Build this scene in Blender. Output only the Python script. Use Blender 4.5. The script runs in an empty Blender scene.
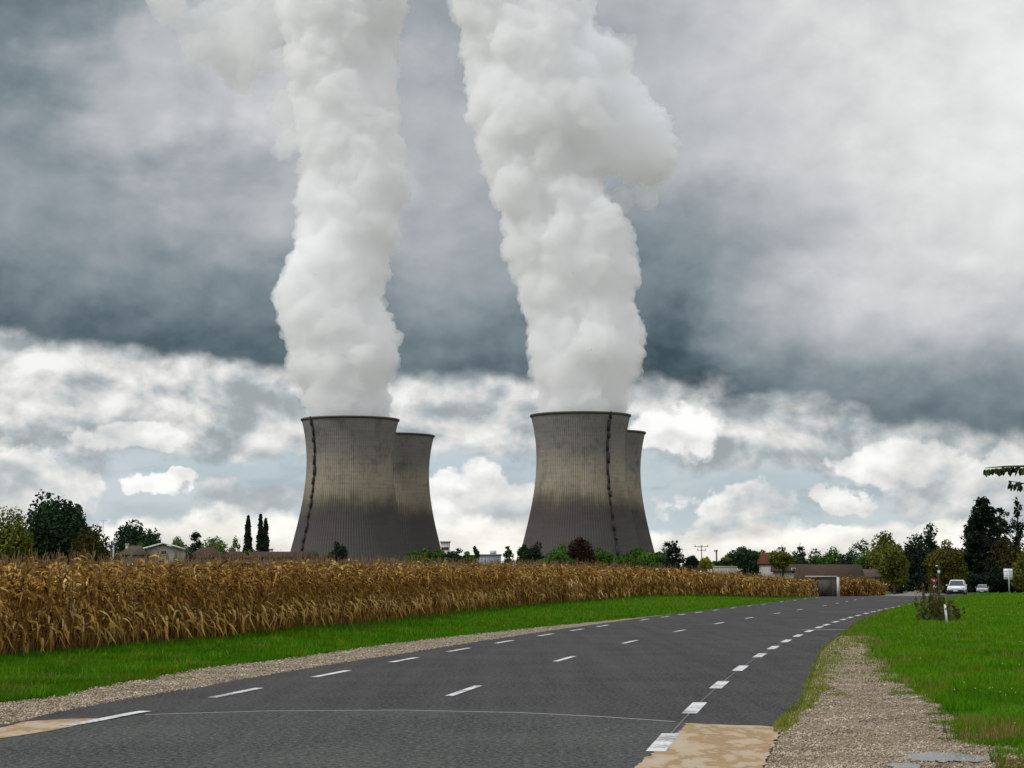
import bpy, bmesh, math, random
import numpy as np
from mathutils import Vector, Matrix

# ------------------------------------------------------------------ camera, sky, sun, exposure
S = bpy.context.scene
C = S.collection
F, CX, CY, HORIZON, EYE = 2000.0, 512.0, 384.0, 578.0, 1.75
PITCH = math.atan((HORIZON - CY) / F)
cam_d = bpy.data.cameras.new("camera")
cam = bpy.data.objects.new("camera", cam_d)
C.objects.link(cam)
cam.location = (0, 0, EYE)
cam.rotation_euler = (math.pi / 2 + PITCH, 0, 0)
cam_d.sensor_width = 36.0
cam_d.lens = 36.0 * F / 1024.0
cam_d.clip_start = 0.5
cam_d.clip_end = 30000
S.camera = cam

S.view_settings.view_transform = 'Standard'
S.view_settings.look = 'None'
S.view_settings.exposure = 0.10
S.view_settings.gamma = 1.0
S.cycles.use_denoising = True
S.cycles.max_bounces = 48
S.cycles.diffuse_bounces = 3
S.cycles.glossy_bounces = 3
S.cycles.transmission_bounces = 4
S.cycles.volume_bounces = 40
S.cycles.transparent_max_bounces = 8
S.cycles.sample_clamp_indirect = 10

SUN_AZ = math.radians(-112)      # measured from +Y towards +X
SUN_EL = math.radians(46)
sun_d = bpy.data.lights.new("sun", 'SUN')
sun_d.energy = 1.5
sun_d.angle = math.radians(12)
sun_d.color = (1.0, 0.982, 0.955)
sun = bpy.data.objects.new("sun", sun_d)
C.objects.link(sun)
sdir = Vector((math.sin(SUN_AZ) * math.cos(SUN_EL), math.cos(SUN_AZ) * math.cos(SUN_EL), math.sin(SUN_EL)))
sun.rotation_euler = sdir.to_track_quat('Z', 'Y').to_euler()
sun.location = sdir * 300


class G:
    """small expression helper around a node tree"""
    def __init__(self, nt):
        self.nt = nt

    def node(self, t, **kw):
        n = self.nt.nodes.new(t)
        for k, v in kw.items():
            setattr(n, k, v)
        return n

    def put(self, sock, v):
        if v is None:
            return
        if isinstance(v, bpy.types.NodeSocket):
            self.nt.links.new(v, sock)
        else:
            sock.default_value = v

    def m(self, op, a, b=None, c=None, clamp=False):
        n = self.node('ShaderNodeMath', operation=op)
        n.use_clamp = clamp
        self.put(n.inputs[0], a)
        self.put(n.inputs[1], b)
        self.put(n.inputs[2], c)
        return n.outputs[0]

    def add(self, *a):
        r = a[0]
        for x in a[1:]:
            r = self.m('ADD', r, x)
        return r

    def mul(self, *a):
        r = a[0]
        for x in a[1:]:
            r = self.m('MULTIPLY', r, x)
        return r

    def sub(self, a, b):
        return self.m('SUBTRACT', a, b)

    def ss(self, v, lo, hi, a=0.0, b=1.0):
        n = self.node('ShaderNodeMapRange', interpolation_type='SMOOTHSTEP')
        n.clamp = True
        self.put(n.inputs['Value'], v)
        self.put(n.inputs['From Min'], lo)
        self.put(n.inputs['From Max'], hi)
        self.put(n.inputs['To Min'], a)
        self.put(n.inputs['To Max'], b)
        return n.outputs[0]

    def xyz(self, x, y, z=0.0):
        n = self.node('ShaderNodeCombineXYZ')
        self.put(n.inputs[0], x)
        self.put(n.inputs[1], y)
        self.put(n.inputs[2], z)
        return n.outputs[0]

    def noise(self, vec, scale=1.0, detail=4.0, rough=0.5, dist=0.0, lac=2.0):
        n = self.node('ShaderNodeTexNoise')
        n.inputs['Scale'].default_value = scale
        n.inputs['Detail'].default_value = detail
        n.inputs['Roughness'].default_value = rough
        n.inputs['Distortion'].default_value = dist
        n.inputs['Lacunarity'].default_value = lac
        self.put(n.inputs['Vector'], vec)
        return n.outputs[0]

    def ramp(self, v, pts, interp='LINEAR'):
        """piecewise 1-D curve through (x, y) points, any ranges"""
        x0, x1 = pts[0][0], pts[-1][0]
        ys = [p[1] for p in pts]
        y0, y1 = min(ys), max(ys)
        if y1 - y0 < 1e-6:
            y1 = y0 + 1
        mr = self.node('ShaderNodeMapRange')
        mr.clamp = True
        self.put(mr.inputs['Value'], v)
        mr.inputs['From Min'].default_value = x0
        mr.inputs['From Max'].default_value = x1
        r = self.node('ShaderNodeValToRGB')
        r.color_ramp.interpolation = interp
        el = r.color_ramp.elements
        while len(el) > 1:
            el.remove(el[-1])
        for i, (x, y) in enumerate(pts):
            p = (x - x0) / (x1 - x0)
            t = (y - y0) / (y1 - y0)
            e = el[0] if i == 0 else el.new(p)
            e.position = p
            e.color = (t, t, t, 1)
        self.nt.links.new(mr.outputs[0], r.inputs[0])
        sx = self.node('ShaderNodeSeparateColor')
        self.nt.links.new(r.outputs[0], sx.inputs[0])
        return self.m('MULTIPLY_ADD', sx.outputs[0], y1 - y0, y0)

    def cramp(self, v, pts, interp='LINEAR'):
        r = self.node('ShaderNodeValToRGB')
        r.color_ramp.interpolation = interp
        el = r.color_ramp.elements
        while len(el) > 1:
            el.remove(el[-1])
        for i, (p, c) in enumerate(pts):
            e = el[0] if i == 0 else el.new(p)
            e.position = p
            e.color = (*c, 1)
        self.put(r.inputs[0], v)
        return r.outputs[0]

    def mix(self, f, a, b, blend='MIX'):
        n = self.node('ShaderNodeMix', data_type='RGBA', blend_type=blend)
        self.put(n.inputs[0], f)
        for s, v in ((n.inputs[6], a), (n.inputs[7], b)):
            if isinstance(v, tuple):
                v = (*v, 1.0) if len(v) == 3 else v
            self.put(s, v)
        return n.outputs[2]


def build_world():
    w = bpy.data.worlds.new("World")
    S.world = w
    w.use_nodes = True
    w.cycles.sampling_method = 'MANUAL'
    w.cycles.sample_map_resolution = 512
    nt = w.node_tree
    for n in list(nt.nodes):
        nt.nodes.remove(n)
    g = G(nt)
    out = g.node('ShaderNodeOutputWorld')
    bg = g.node('ShaderNodeBackground')
    bg.inputs['Strength'].default_value = 0.1
    nt.links.new(bg.outputs[0], out.inputs[0])
    sky = g.node('ShaderNodeTexSky', sky_type='NISHITA')
    sky.sun_disc = False
    sky.sun_elevation = SUN_EL
    sky.sun_rotation = SUN_AZ
    sky.air_density = 1.0
    sky.dust_density = 1.5
    tc = g.node('ShaderNodeTexCoord')
    sp = g.node('ShaderNodeSeparateXYZ')
    nt.links.new(tc.outputs['Generated'], sp.inputs[0])
    x, y, z = sp.outputs
    az = g.m('ARCTAN2', x, y)
    el = g.m('ARCSINE', z)
    P = g.mul(az, 20.0)          # one unit = about 2.9 degrees
    Q = g.mul(el, 20.0)
    # --- noises (direction on the dome)
    v1 = g.xyz(g.mul(P, 0.62), Q, 3.1)
    nA = g.noise(v1, 0.42, 4, 0.5, 0.3)          # huge
    nB = g.noise(v1, 1.05, 6, 0.52, 0.35)        # medium
    v2 = g.xyz(g.mul(P, 0.72), Q, 8.4)
    nC = g.noise(v2, 1.9, 7, 0.52, 0.1)          # cumulus
    nL = g.noise(v2, 1.7, 7, 0.50, 0.2)
    nL2 = g.noise(g.xyz(g.mul(g.add(P, 0.10), 0.72), g.sub(Q, 0.13), 8.4), 1.7, 7, 0.50, 0.2)
    lit = g.mul(g.sub(nL, nL2), 2.7)             # relief towards the upper left
    nS = g.noise(g.xyz(g.mul(P, 0.34), Q, 1.7), 2.0, 6, 0.5, 0.3)     # streaky
    nS2 = g.noise(g.xyz(g.mul(g.add(P, 0.2), 0.34), g.sub(Q, 0.10), 1.7), 2.0, 6, 0.5, 0.3)
    litS = g.mul(g.sub(nS, nS2), 1.6)
    wob = g.mul(g.sub(nC, 0.5), 1.3)
    wobX = g.m('SUBTRACT', g.ss(nC, 0.30, 0.70), 0.5)        # full-range billows
    nD = g.noise(g.xyz(P, Q, 21.0), 3.2, 6, 0.58)
    wobD = g.m('SUBTRACT', g.ss(nD, 0.30, 0.70), 0.5)
    Pw = g.add(P, g.mul(g.sub(g.noise(g.xyz(P, Q, 41.0), 1.5, 5, 0.55), 0.5), 1.3))
    Qw = g.add(Q, g.mul(g.sub(g.noise(g.xyz(P, Q, 57.0), 1.8, 5, 0.55), 0.5), 0.55))
    wobB = g.mul(g.sub(nB, 0.5), 1.2)
    wobA = g.mul(g.sub(nA, 0.5), 1.6)

    def grey(l, tint):
        return g.mix(1.0, tint, g.xyz(l, l, l), 'MULTIPLY')

    def clampv(v, lo, hi):
        return g.m('SMOOTH_MIN', g.m('SMOOTH_MAX', v, lo, 0.12), hi, 0.10)

    def spot(pcx, pcy, rx, ry):
        dx = g.mul(g.sub(Pw, (pcx - 512) / 100), 100 / rx)
        dy = g.mul(g.sub(Qw, (578 - pcy) / 100), 100 / ry)
        return g.m('SUBTRACT', 1.0, g.add(g.mul(dx, dx), g.mul(dy, dy)), clamp=True), dy

    # --- lower sky: blue-grey gaps, white cumulus bank, cream horizon
    gap_l = g.add(g.ramp(Q, [(0.3, 0.56), (0.7, 0.43), (1.3, 0.44), (2.2, 0.46)]), g.mul(wobB, 0.10))
    gap = grey(gap_l, g.mix(0.08, (0.80, 0.97, 1.10), sky.outputs[0]))
    gap = g.mix(g.ss(g.add(nS, g.mul(wobB, 0.25)), 0.42, 0.66, 0, 0.85), gap, (0.56, 0.61, 0.635))
    gap = g.mix(g.ss(g.mul(litS, -1.0), 0.04, 0.22, 0, 0.5), gap, (0.33, 0.40, 0.45))
    base = g.ramp(P, [(-5.2, 1.05), (-3.9, 1.14), (-2.0, 1.16), (0.0, 1.22), (1.4, 1.14), (2.2, 1.08), (3.2, 1.02), (3.9, 0.85), (5.2, 0.8)])
    bank = g.ss(g.add(Qw, g.mul(wobX, 0.16), g.mul(wobD, 0.08)), g.sub(base, 0.07), g.add(base, 0.12))
    above = g.add(g.sub(Q, base), g.mul(wobB, 0.3))
    bank_l = g.add(g.ramp(above, [(-0.1, 0.44), (0.22, 0.48), (0.55, 0.61), (0.9, 0.65), (1.4, 0.60)]),
                   g.mul(lit, 0.75), g.mul(wobB, 0.22), g.mul(litS, 0.12), g.mul(wobX, 0.13), g.mul(wobD, 0.07))
    bank_l = clampv(bank_l, 0.36, 0.86)
    low = g.mix(bank, gap, grey(bank_l, g.mix(g.ss(bank_l, 0.42, 0.66), (0.90, 1.0, 1.05), (0.995, 1.0, 0.985))))
    # separate puffs
    for a in [(30, 505, 120, 40, 0.62), (62, 480, 62, 30, 0.70), (172, 484, 38, 11, 0.86), (150, 440, 60, 22, 0.72), (482, 502, 72, 44, 0.72), (452, 488, 34, 24, 0.84), (560, 500, 120, 34, 0.62),
              (735, 508, 62, 32, 0.66), (832, 500, 36, 17, 0.68), (905, 470, 80, 34, 0.74), (950, 505, 90, 30, 0.55), (680, 435, 70, 30, 0.86), (1000, 480, 70, 40, 0.66), (250, 500, 70, 26, 0.5), (800, 540, 200, 14, 0.62)]:
        p, dy = spot(*a[:4])
        mk_ = g.ss(g.add(p, g.mul(wobX, 0.75), g.mul(wobD, 0.35)), 0.22, 0.60)
        mk_ = g.mul(mk_, g.ss(p, 0.0, 0.22))
        l_ = clampv(g.add(a[4], g.mul(dy, 0.09), g.mul(lit, 0.5), g.mul(wobX, 0.10), g.mul(wobD, 0.06)), 0.42, 0.93)
        low = g.mix(mk_, low, grey(l_, g.mix(g.ss(l_, 0.45, 0.70), (0.92, 1.0, 1.04), (0.995, 1.0, 0.985))))
    cream_top = g.ramp(P, [(-5.2, 0.42), (-3.2, 0.60), (-2.2, 0.56), (-0.3, 0.60), (1.2, 0.52), (2.6, 0.46), (5.2, 0.50)])
    cm = g.ss(g.add(Qw, g.mul(wobX, 0.12), g.mul(wobD, 0.06)), g.sub(cream_top, 0.07), g.add(cream_top, 0.09), 1.0, 0.0)
    cl = clampv(g.add(0.82, g.mul(litS, 0.3), g.mul(lit, 0.35), g.mul(g.sub(nS, 0.5), 0.8), g.mul(wobD, 0.06)), 0.55, 0.95)
    low = g.mix(cm, low, grey(cl, (1.0, 0.985, 0.92)))

    # --- the dark cloud deck above
    E = g.ramp(P, [(-5.2, 2.38), (-3.6, 2.20), (-2.5, 2.07), (0.0, 2.03), (1.0, 1.98), (2.0, 1.84), (3.4, 1.58), (4.2, 1.40), (5.2, 1.28)])
    tq = g.sub(g.add(Q, g.mul(g.sub(Qw, Q), 0.6), g.mul(wobX, g.ramp(P, [(0.5, 0.06), (2.0, 0.34), (3.2, 0.30), (4.5, 0.10)])), g.mul(wobD, 0.04)), E)
    soft = g.ramp(P, [(-5.2, 0.10), (0.0, 0.10), (1.4, 0.20), (2.6, 0.24), (3.6, 0.16), (5.2, 0.12)])
    deck = g.ss(tq, g.mul(soft, -1.0), soft)
    tw = g.add(tq, g.mul(wobA, 0.35))
    dl = g.ramp(tw, [(-0.1, 0.13), (0.15, 0.125), (0.45, 0.165), (0.9, 0.235), (1.5, 0.29), (2.4, 0.32), (3.6, 0.31)])
    right = g.mul(g.ss(g.add(P, g.mul(wobA, 0.5), g.mul(tq, 0.5)), 1.6, 5.6), g.ss(tw, 0.25, 1.6))
    def sp(cx, cy, rx, ry, amp, k=0.5):
        p, dy = spot(cx, cy, rx, ry)
        return g.mul(g.ss(g.add(p, g.mul(wobB, k), g.mul(wobA, k * 0.6), g.mul(wob, k * 0.4)), 0.0, 1.15), g.ss(p, 0, 0.5), amp)
    dl = g.add(dl, g.ss(P, 1.5, 3.2, 0.0, 0.055), g.mul(right, 0.20), sp(440, 190, 190, 300, 0.09, 0.5), sp(150, 100, 230, 110, 0.20, 1.7), sp(260, 190, 180, 100, 0.14, 1.0), sp(25, 40, 200, 140, -0.10),
               sp(80, 240, 200, 130, 0.03), sp(1010, 110, 220, 230, 0.22), sp(860, 320, 200, 110, 0.13, 0.8), sp(720, 300, 160, 140, -0.085, 0.5), sp(900, 370, 150, 60, -0.05, 0.5), sp(710, 60, 200, 180, 0.08, 0.8),
               g.mul(wobA, g.ramp(tq, [(0, 0.02), (1.5, 0.08)])), g.mul(wobB, g.ramp(tq, [(0, 0.03), (1.5, 0.11)])), g.mul(lit, 0.085), g.mul(wobX, 0.02), g.mul(wobD, 0.015))
    dl = g.m('MAXIMUM', dl, 0.075)
    tint = g.cramp(dl, [(0.08, (0.66, 1.03, 1.26)), (0.17, (0.78, 1.02, 1.17)), (0.30, (0.88, 1.01, 1.10)), (0.46, (0.965, 1.0, 1.045)), (0.65, (0.99, 1.0, 1.0))])
    col = g.mix(deck, low, grey(dl, tint))
    # the rest of the dome: a bright overcast
    high = g.ss(el, 0.34, 0.75)
    hl = g.m('MULTIPLY_ADD', g.sub(nA, 0.5), 0.9, 1.22)
    col = g.mix(high, col, g.mix(1.0, (0.97, 1.0, 1.06), g.xyz(hl, hl, hl), 'MULTIPLY'))
    back = g.ss(g.m('ABSOLUTE', az), 0.5, 1.3)
    col = g.mix(g.mul(back, 0.7), col, (0.84, 0.86, 0.89))
    ground = g.ss(el, -0.12, -0.02)
    col = g.mix(ground, (0.12, 0.13, 0.10), col)
    ten = g.mix(1.0, col, (10.0, 10.0, 10.0), 'MULTIPLY')
    nt.links.new(ten, bg.inputs['Color'])


build_world()

# ------------------------------------------------------------------ helpers
R = np.random.default_rng(7)
random.seed(7)


def ray(px, py):
    a, b = (px - CX) / F, (CY - py) / F
    return Vector((a, math.cos(PITCH) - b * math.sin(PITCH), math.sin(PITCH) + b * math.cos(PITCH)))


def gp(px, py, z=0.0):
    d = ray(px, py)
    k = (z - EYE) / d.z
    return Vector((d.x * k, d.y * k, z))


def at(px, py, Y):
    d = ray(px, py)
    k = Y / d.y
    return Vector((d.x * k, Y, EYE + d.z * k))


def tag(o, label=None, cat=None, group=None, kind=None):
    if label:
        o['label'] = label
    if cat:
        o['category'] = cat
    if group:
        o['group'] = group
    if kind:
        o['kind'] = kind
    return o


def thing(name, label, cat, loc=(0, 0, 0), rz=0.0, group=None):
    o = bpy.data.objects.new(name, None)
    o.empty_display_size = 0.3
    C.objects.link(o)
    o.location = loc
    o.rotation_euler = (0, 0, rz)
    return tag(o, label, cat, group)


def mk(name, verts, faces, mat, parent=None, smooth=False):
    """verts (N,3); faces: one (M,k) array or a list of such arrays / of index lists"""
    verts = np.asarray(verts, dtype=np.float32).reshape(-1, 3)
    me = bpy.data.meshes.new(name)
    groups = faces if isinstance(faces, list) and len(faces) and isinstance(faces[0], np.ndarray) else None
    if isinstance(faces, np.ndarray):
        groups = [faces]
    if groups is not None:
        idx = np.concatenate([f.reshape(-1) for f in groups]).astype(np.int32)
        tot = np.concatenate([np.full(len(f), f.shape[1]) for f in groups])
    else:
        idx = np.array([i for f in faces for i in f], dtype=np.int32)
        tot = np.array([len(f) for f in faces])
    start = np.concatenate([[0], np.cumsum(tot)[:-1]]).astype(np.int32)
    me.vertices.add(len(verts))
    me.vertices.foreach_set('co', verts.reshape(-1))
    me.loops.add(len(idx))
    me.loops.foreach_set('vertex_index', idx)
    me.polygons.add(len(tot))
    me.polygons.foreach_set('loop_start', start)
    if smooth:
        me.polygons.foreach_set('use_smooth', np.ones(len(tot), dtype=bool))
    me.update(calc_edges=True)
    if mat is not None:
        me.materials.append(mat)
    o = bpy.data.objects.new(name, me)
    C.objects.link(o)
    if parent is not None:
        o.parent = parent
    return o


class MB:
    """collects simple solids into one mesh"""
    def __init__(self):
        self.v, self.f = [], []

    def quadbox(self, c, s, rz=0.0, taper=1.0):
        x, y, z = s[0] / 2, s[1] / 2, s[2] / 2
        n = len(self.v)
        ca, sa = math.cos(rz), math.sin(rz)
        for dz in (-1, 1):
            t = taper if dz > 0 else 1.0
            for dx, dy in ((-1, -1), (1, -1), (1, 1), (-1, 1)):
                a, b = dx * x * t, dy * y * t
                self.v.append((c[0] + a * ca - b * sa, c[1] + a * sa + b * ca, c[2] + dz * z))
        self.f += [[n, n + 3, n + 2, n + 1], [n + 4, n + 5, n + 6, n + 7]] + [[n + i, n + (i + 1) % 4, n + 4 + (i + 1) % 4, n + 4 + i] for i in range(4)]
        return self

    def tube(self, pts, radii, k=6, cap=True):
        n0 = len(self.v)
        pts = [Vector(p) for p in pts]
        for i, p in enumerate(pts):
            d = (pts[min(i + 1, len(pts) - 1)] - pts[max(i - 1, 0)]).normalized()
            u = d.cross(Vector((0.31, 0.9, 0.17))).normalized()
            w = d.cross(u)
            for j in range(k):
                a = 2 * math.pi * j / k
                self.v.append(tuple(p + (u * math.cos(a) + w * math.sin(a)) * radii[i]))
        for i in range(len(pts) - 1):
            for j in range(k):
                a, b = n0 + i * k + j, n0 + i * k + (j + 1) % k
                self.f.append([a, b, b + k, a + k])
        if cap:
            self.f.append([n0 + j for j in range(k)][::-1])
            self.f.append([n0 + (len(pts) - 1) * k + j for j in range(k)])
        return self

    def poly(self, pts):
        n = len(self.v)
        self.v += [tuple(p) for p in pts]
        self.f.append(list(range(n, n + len(pts))))
        return self

    def prism(self, prof, axis, a, b):
        """extrude a closed 2-D outline along an axis ('x','y','z')"""
        n, k = len(self.v), len(prof)
        for t in (a, b):
            for p, q in prof:
                self.v.append({'x': (t, p, q), 'y': (p, t, q), 'z': (p, q, t)}[axis])
        self.f += [list(range(n, n + k))[::-1], list(range(n + k, n + 2 * k))]
        self.f += [[n + i, n + (i + 1) % k, n + k + (i + 1) % k, n + k + i] for i in range(k)]
        return self

    def build(self, name, mat, parent=None, smooth=False):
        return mk(name, self.v, self.f, mat, parent, smooth)


MATS = {}


def new_mat(name):
    m = bpy.data.materials.new(name)
    m.use_nodes = True
    nt = m.node_tree
    bs = nt.nodes['Principled BSDF']
    return m, G(nt), bs


def paint(name, col, rough=0.6, metal=0.0, var=0.12, scale=3.0, spec=0.5):
    """painted or solid surface with a little procedural wear"""
    if name in MATS:
        return MATS[name]
    m, g, bs = new_mat(name)
    tc = g.node('ShaderNodeTexCoord')
    n = g.noise(tc.outputs['Object'], scale, 6, 0.6)
    c = g.mix(n, tuple(x * (1 - var) for x in col), tuple(min(1, x * (1 + var)) for x in col))
    g.put(bs.inputs['Base Color'], c)
    bs.inputs['Roughness'].default_value = rough
    bs.inputs['Metallic'].default_value = metal
    bs.inputs['Specular IOR Level'].default_value = spec
    MATS[name] = m
    return m


def leafy(name, cols, trans=0.25, scale=0.35, rough=0.6, patches=None):
    """foliage: colour differs from leaf to leaf and from bough to bough"""
    if name in MATS:
        return MATS[name]
    m, g, bs = new_mat(name)
    geo = g.node('ShaderNodeNewGeometry')
    tc = g.node('ShaderNodeTexCoord')
    n = g.noise(tc.outputs['Object'], scale, 3, 0.5)
    f = g.m('ADD', g.mul(geo.outputs['Random Per Island'], 0.65), g.mul(g.sub(n, 0.33), 1.0), clamp=True)
    k = len(cols) - 1
    c = g.cramp(f, [(i / k, cc) for i, cc in enumerate(cols)])
    if patches:
        pn = g.noise(tc.outputs['Object'], 0.55, 5, 0.6)
        c = g.mix(g.mul(g.ss(pn, 0.46, 0.66), g.m('MULTIPLY_ADD', geo.outputs['Random Per Island'], 0.5, 0.35)), c, patches)
    g.put(bs.inputs['Base Color'], c)
    bs.inputs['Roughness'].default_value = rough
    bs.inputs['Specular IOR Level'].default_value = 0.06
    tr = g.node('ShaderNodeBsdfTranslucent')
    g.put(tr.inputs['Color'], c)
    mx = g.node('ShaderNodeMixShader')
    mx.inputs[0].default_value = trans
    g.nt.links.new(bs.outputs[0], mx.inputs[1])
    g.nt.links.new(tr.outputs[0], mx.inputs[2])
    out = [n for n in g.nt.nodes if n.type == 'OUTPUT_MATERIAL'][0]
    g.nt.links.new(mx.outputs[0], out.inputs['Surface'])
    MATS[name] = m
    return m


def bump(g, bs, h, strength=0.5, dist=0.02):
    b = g.node('ShaderNodeBump')
    b.inputs['Strength'].default_value = strength
    b.inputs['Distance'].default_value = dist
    g.put(b.inputs['Height'], h)
    g.nt.links.new(b.outputs[0], bs.inputs['Normal'])


# ------------------------------------------------------------------ the lie of the land
def fit(pxs, deg=3):
    pts = [gp(*p) for p in pxs]
    return np.polyfit([p.y for p in pts], [p.x for p in pts], deg), pts


LP = [(105.5, 719.5), (240, 693), (337.5, 674), (408, 660), (460, 650), (505, 642), (540, 635), (570, 630), (597, 626), (644, 619.9), (664.7, 616.9),
      (684, 614.7), (702, 612.4), (720, 610.2), (735.6, 608), (750.6, 606), (764.6, 604.2), (778, 602), (790.4, 600.3), (803.7, 599), (816.8, 597.5)]
CP = [(459, 691), (570, 659), (632, 642), (680, 631), (716.7, 623.3), (747.8, 618), (776.4, 613.4), (802, 609.8), (824.8, 605.7), (846, 601.4)]
RP = [(651.8, 742.6), (696.5, 708.2), (725.5, 685), (745.8, 668.5), (761.5, 655.6), (774.3, 647.8), (785.9, 641.2), (796.7, 635.8), (806.6, 631.2),
      (816, 627.5), (825.3, 625), (834.4, 622), (843.5, 619.6), (852.2, 617.6), (860.5, 615.5), (912.6, 603.5)]
pl_, lpts = fit(LP)
pc_, cpts = fit(CP)
pr_, rpts = fit(RP)


def curve(p, lo, hi):
    d = np.polyder(p)

    def f(y):
        y = np.asarray(y, dtype=float)
        yc = np.clip(y, lo, hi)
        return np.polyval(p, yc) + np.polyval(d, yc) * (y - yc)
    return f


LX = curve(pl_, 24, 150)
CXl = curve(pc_, 30, 140)
RX = curve(pr_, 21, 135)


def sm(x, a, b):
    t = np.clip((np.asarray(x, float) - a) / (b - a), 0, 1)
    return t * t * (3 - 2 * t)


# asphalt edges
LE = [gp(*q) for q in [(0, 724), (50, 712), (97.6, 703), (144.5, 695), (195, 687), (250, 677), (330, 664), (400, 653.5), (470, 642.5)]]
LE_Y = [2.0] + [q.y for q in LE] + [80.0, 150.0, 200.0]
LE_D = [2.0] + [float(LX(q.y)) - q.x for q in LE] + [0.7, 0.6, 0.6]
GE = [gp(*q) for q in [(0, 704), (50, 696), (98, 687), (150, 678), (195, 669.5), (250, 662.5), (262, 662), (330, 652.5), (400, 642.5), (470, 634.5), (540, 627)]]
GE_Y = [2.0] + [q.y for q in GE] + [95.0, 112.0, 300.0]
GE_D = [4.5] + [float(LX(q.y)) - q.x for q in GE] + [0.85, 0.6, 0.6]


def AL(y):                                   # left edge of the asphalt
    return LX(y) - np.interp(y, LE_Y, LE_D)


AE = [gp(*q) for q in [(762, 768), (772, 748), (782, 727.7), (791, 714), (803, 703), (810, 684), (815, 667.7), (823.6, 649), (844, 632.5), (865, 618), (880, 612), (915, 601)]]
AE_Y = [2.0] + [q.y for q in AE] + [215.0]
AE_D = [1.4] + [q.x - float(RX(q.y)) for q in AE] + [2.0]


def AR(y):                                   # right edge
    yy = np.asarray(y, float)
    return RX(yy) + np.interp(yy, AE_Y, AE_D)


def GL(y):                                   # left edge of the left gravel shoulder
    yy = np.asarray(y, float)
    return LX(yy) - np.maximum(np.interp(yy, GE_Y, GE_D), np.interp(yy, LE_Y, LE_D) + 0.03)


GR_Y = [14, 18.6, 21, 24.1, 28.7, 32.7, 40.7, 50, 56.5, 62]
GR_X = [4.4, 4.75, 5.05, 5.25, 5.9, 6.2, 7.45, 9.0, 10.0, 10.9]


def GR(y):                                   # right edge of the right gravel path
    yy = np.asarray(y, float)
    return np.where(yy < 62, np.interp(yy, GR_Y, GR_X), AR(yy))


CE_Y = [10, 30, 44, 57, 75, 94, 118, 140, 172, 194]
CE_X = [-21.6, -14.0, -10.9, -7.3, -4.0, -1.0, 4.1, 9.2, 21.0, 29.9]


def corn_edge(y):
    return np.interp(y, CE_Y, CE_X)


def H(x, y):
    x, y = np.asarray(x, float), np.asarray(y, float)
    base = -0.0065 * np.clip(y - 208, 0, 190)
    gz = np.interp(y, [0, 44, 57, 94, 140, 172, 190, 230], [0, 0, .1, .3, .5, .25, .06, 0])
    d = GL(y) - x
    return base + gz * sm(d, 0.5, 6.0)


# ------------------------------------------------------------------ ground materials
def mat_grass_soil():
    m, g, bs = new_mat('meadow_ground')
    tc = g.node('ShaderNodeTexCoord')
    n1 = g.noise(tc.outputs['Object'], 0.25, 5, 0.6)
    n2 = g.noise(tc.outputs['Object'], 9.0, 5, 0.7)
    c = g.mix(n1, (0.032, 0.085, 0.004), (0.055, 0.125, 0.006))
    nfar = g.node('ShaderNodeVectorMath', operation='LENGTH')
    g.nt.links.new(tc.outputs['Object'], nfar.inputs[0])
    c = g.mix(g.ss(nfar.outputs['Value'], 260, 420), c, g.mix(n1, (0.10, 0.085, 0.045), (0.085, 0.095, 0.04)))
    c = g.mix(g.ss(n2, 0.5, 0.75), c, (0.06, 0.065, 0.02))
    g.put(bs.inputs['Base Color'], c)
    bs.inputs['Roughness'].default_value = 1.0
    bs.inputs['Specular IOR Level'].default_value = 0.0
    bump(g, bs, n2, 0.8, 0.05)
    return m


def mat_soil():
    m, g, bs = new_mat('field_soil')
    tc = g.node('ShaderNodeTexCoord')
    n = g.noise(tc.outputs['Object'], 6, 6, 0.7)
    g.put(bs.inputs['Base Color'], g.mix(n, (0.05, 0.033, 0.018), (0.13, 0.085, 0.04)))
    bs.inputs['Roughness'].default_value = 0.95
    bump(g, bs, n, 0.8, 0.05)
    return m


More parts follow.
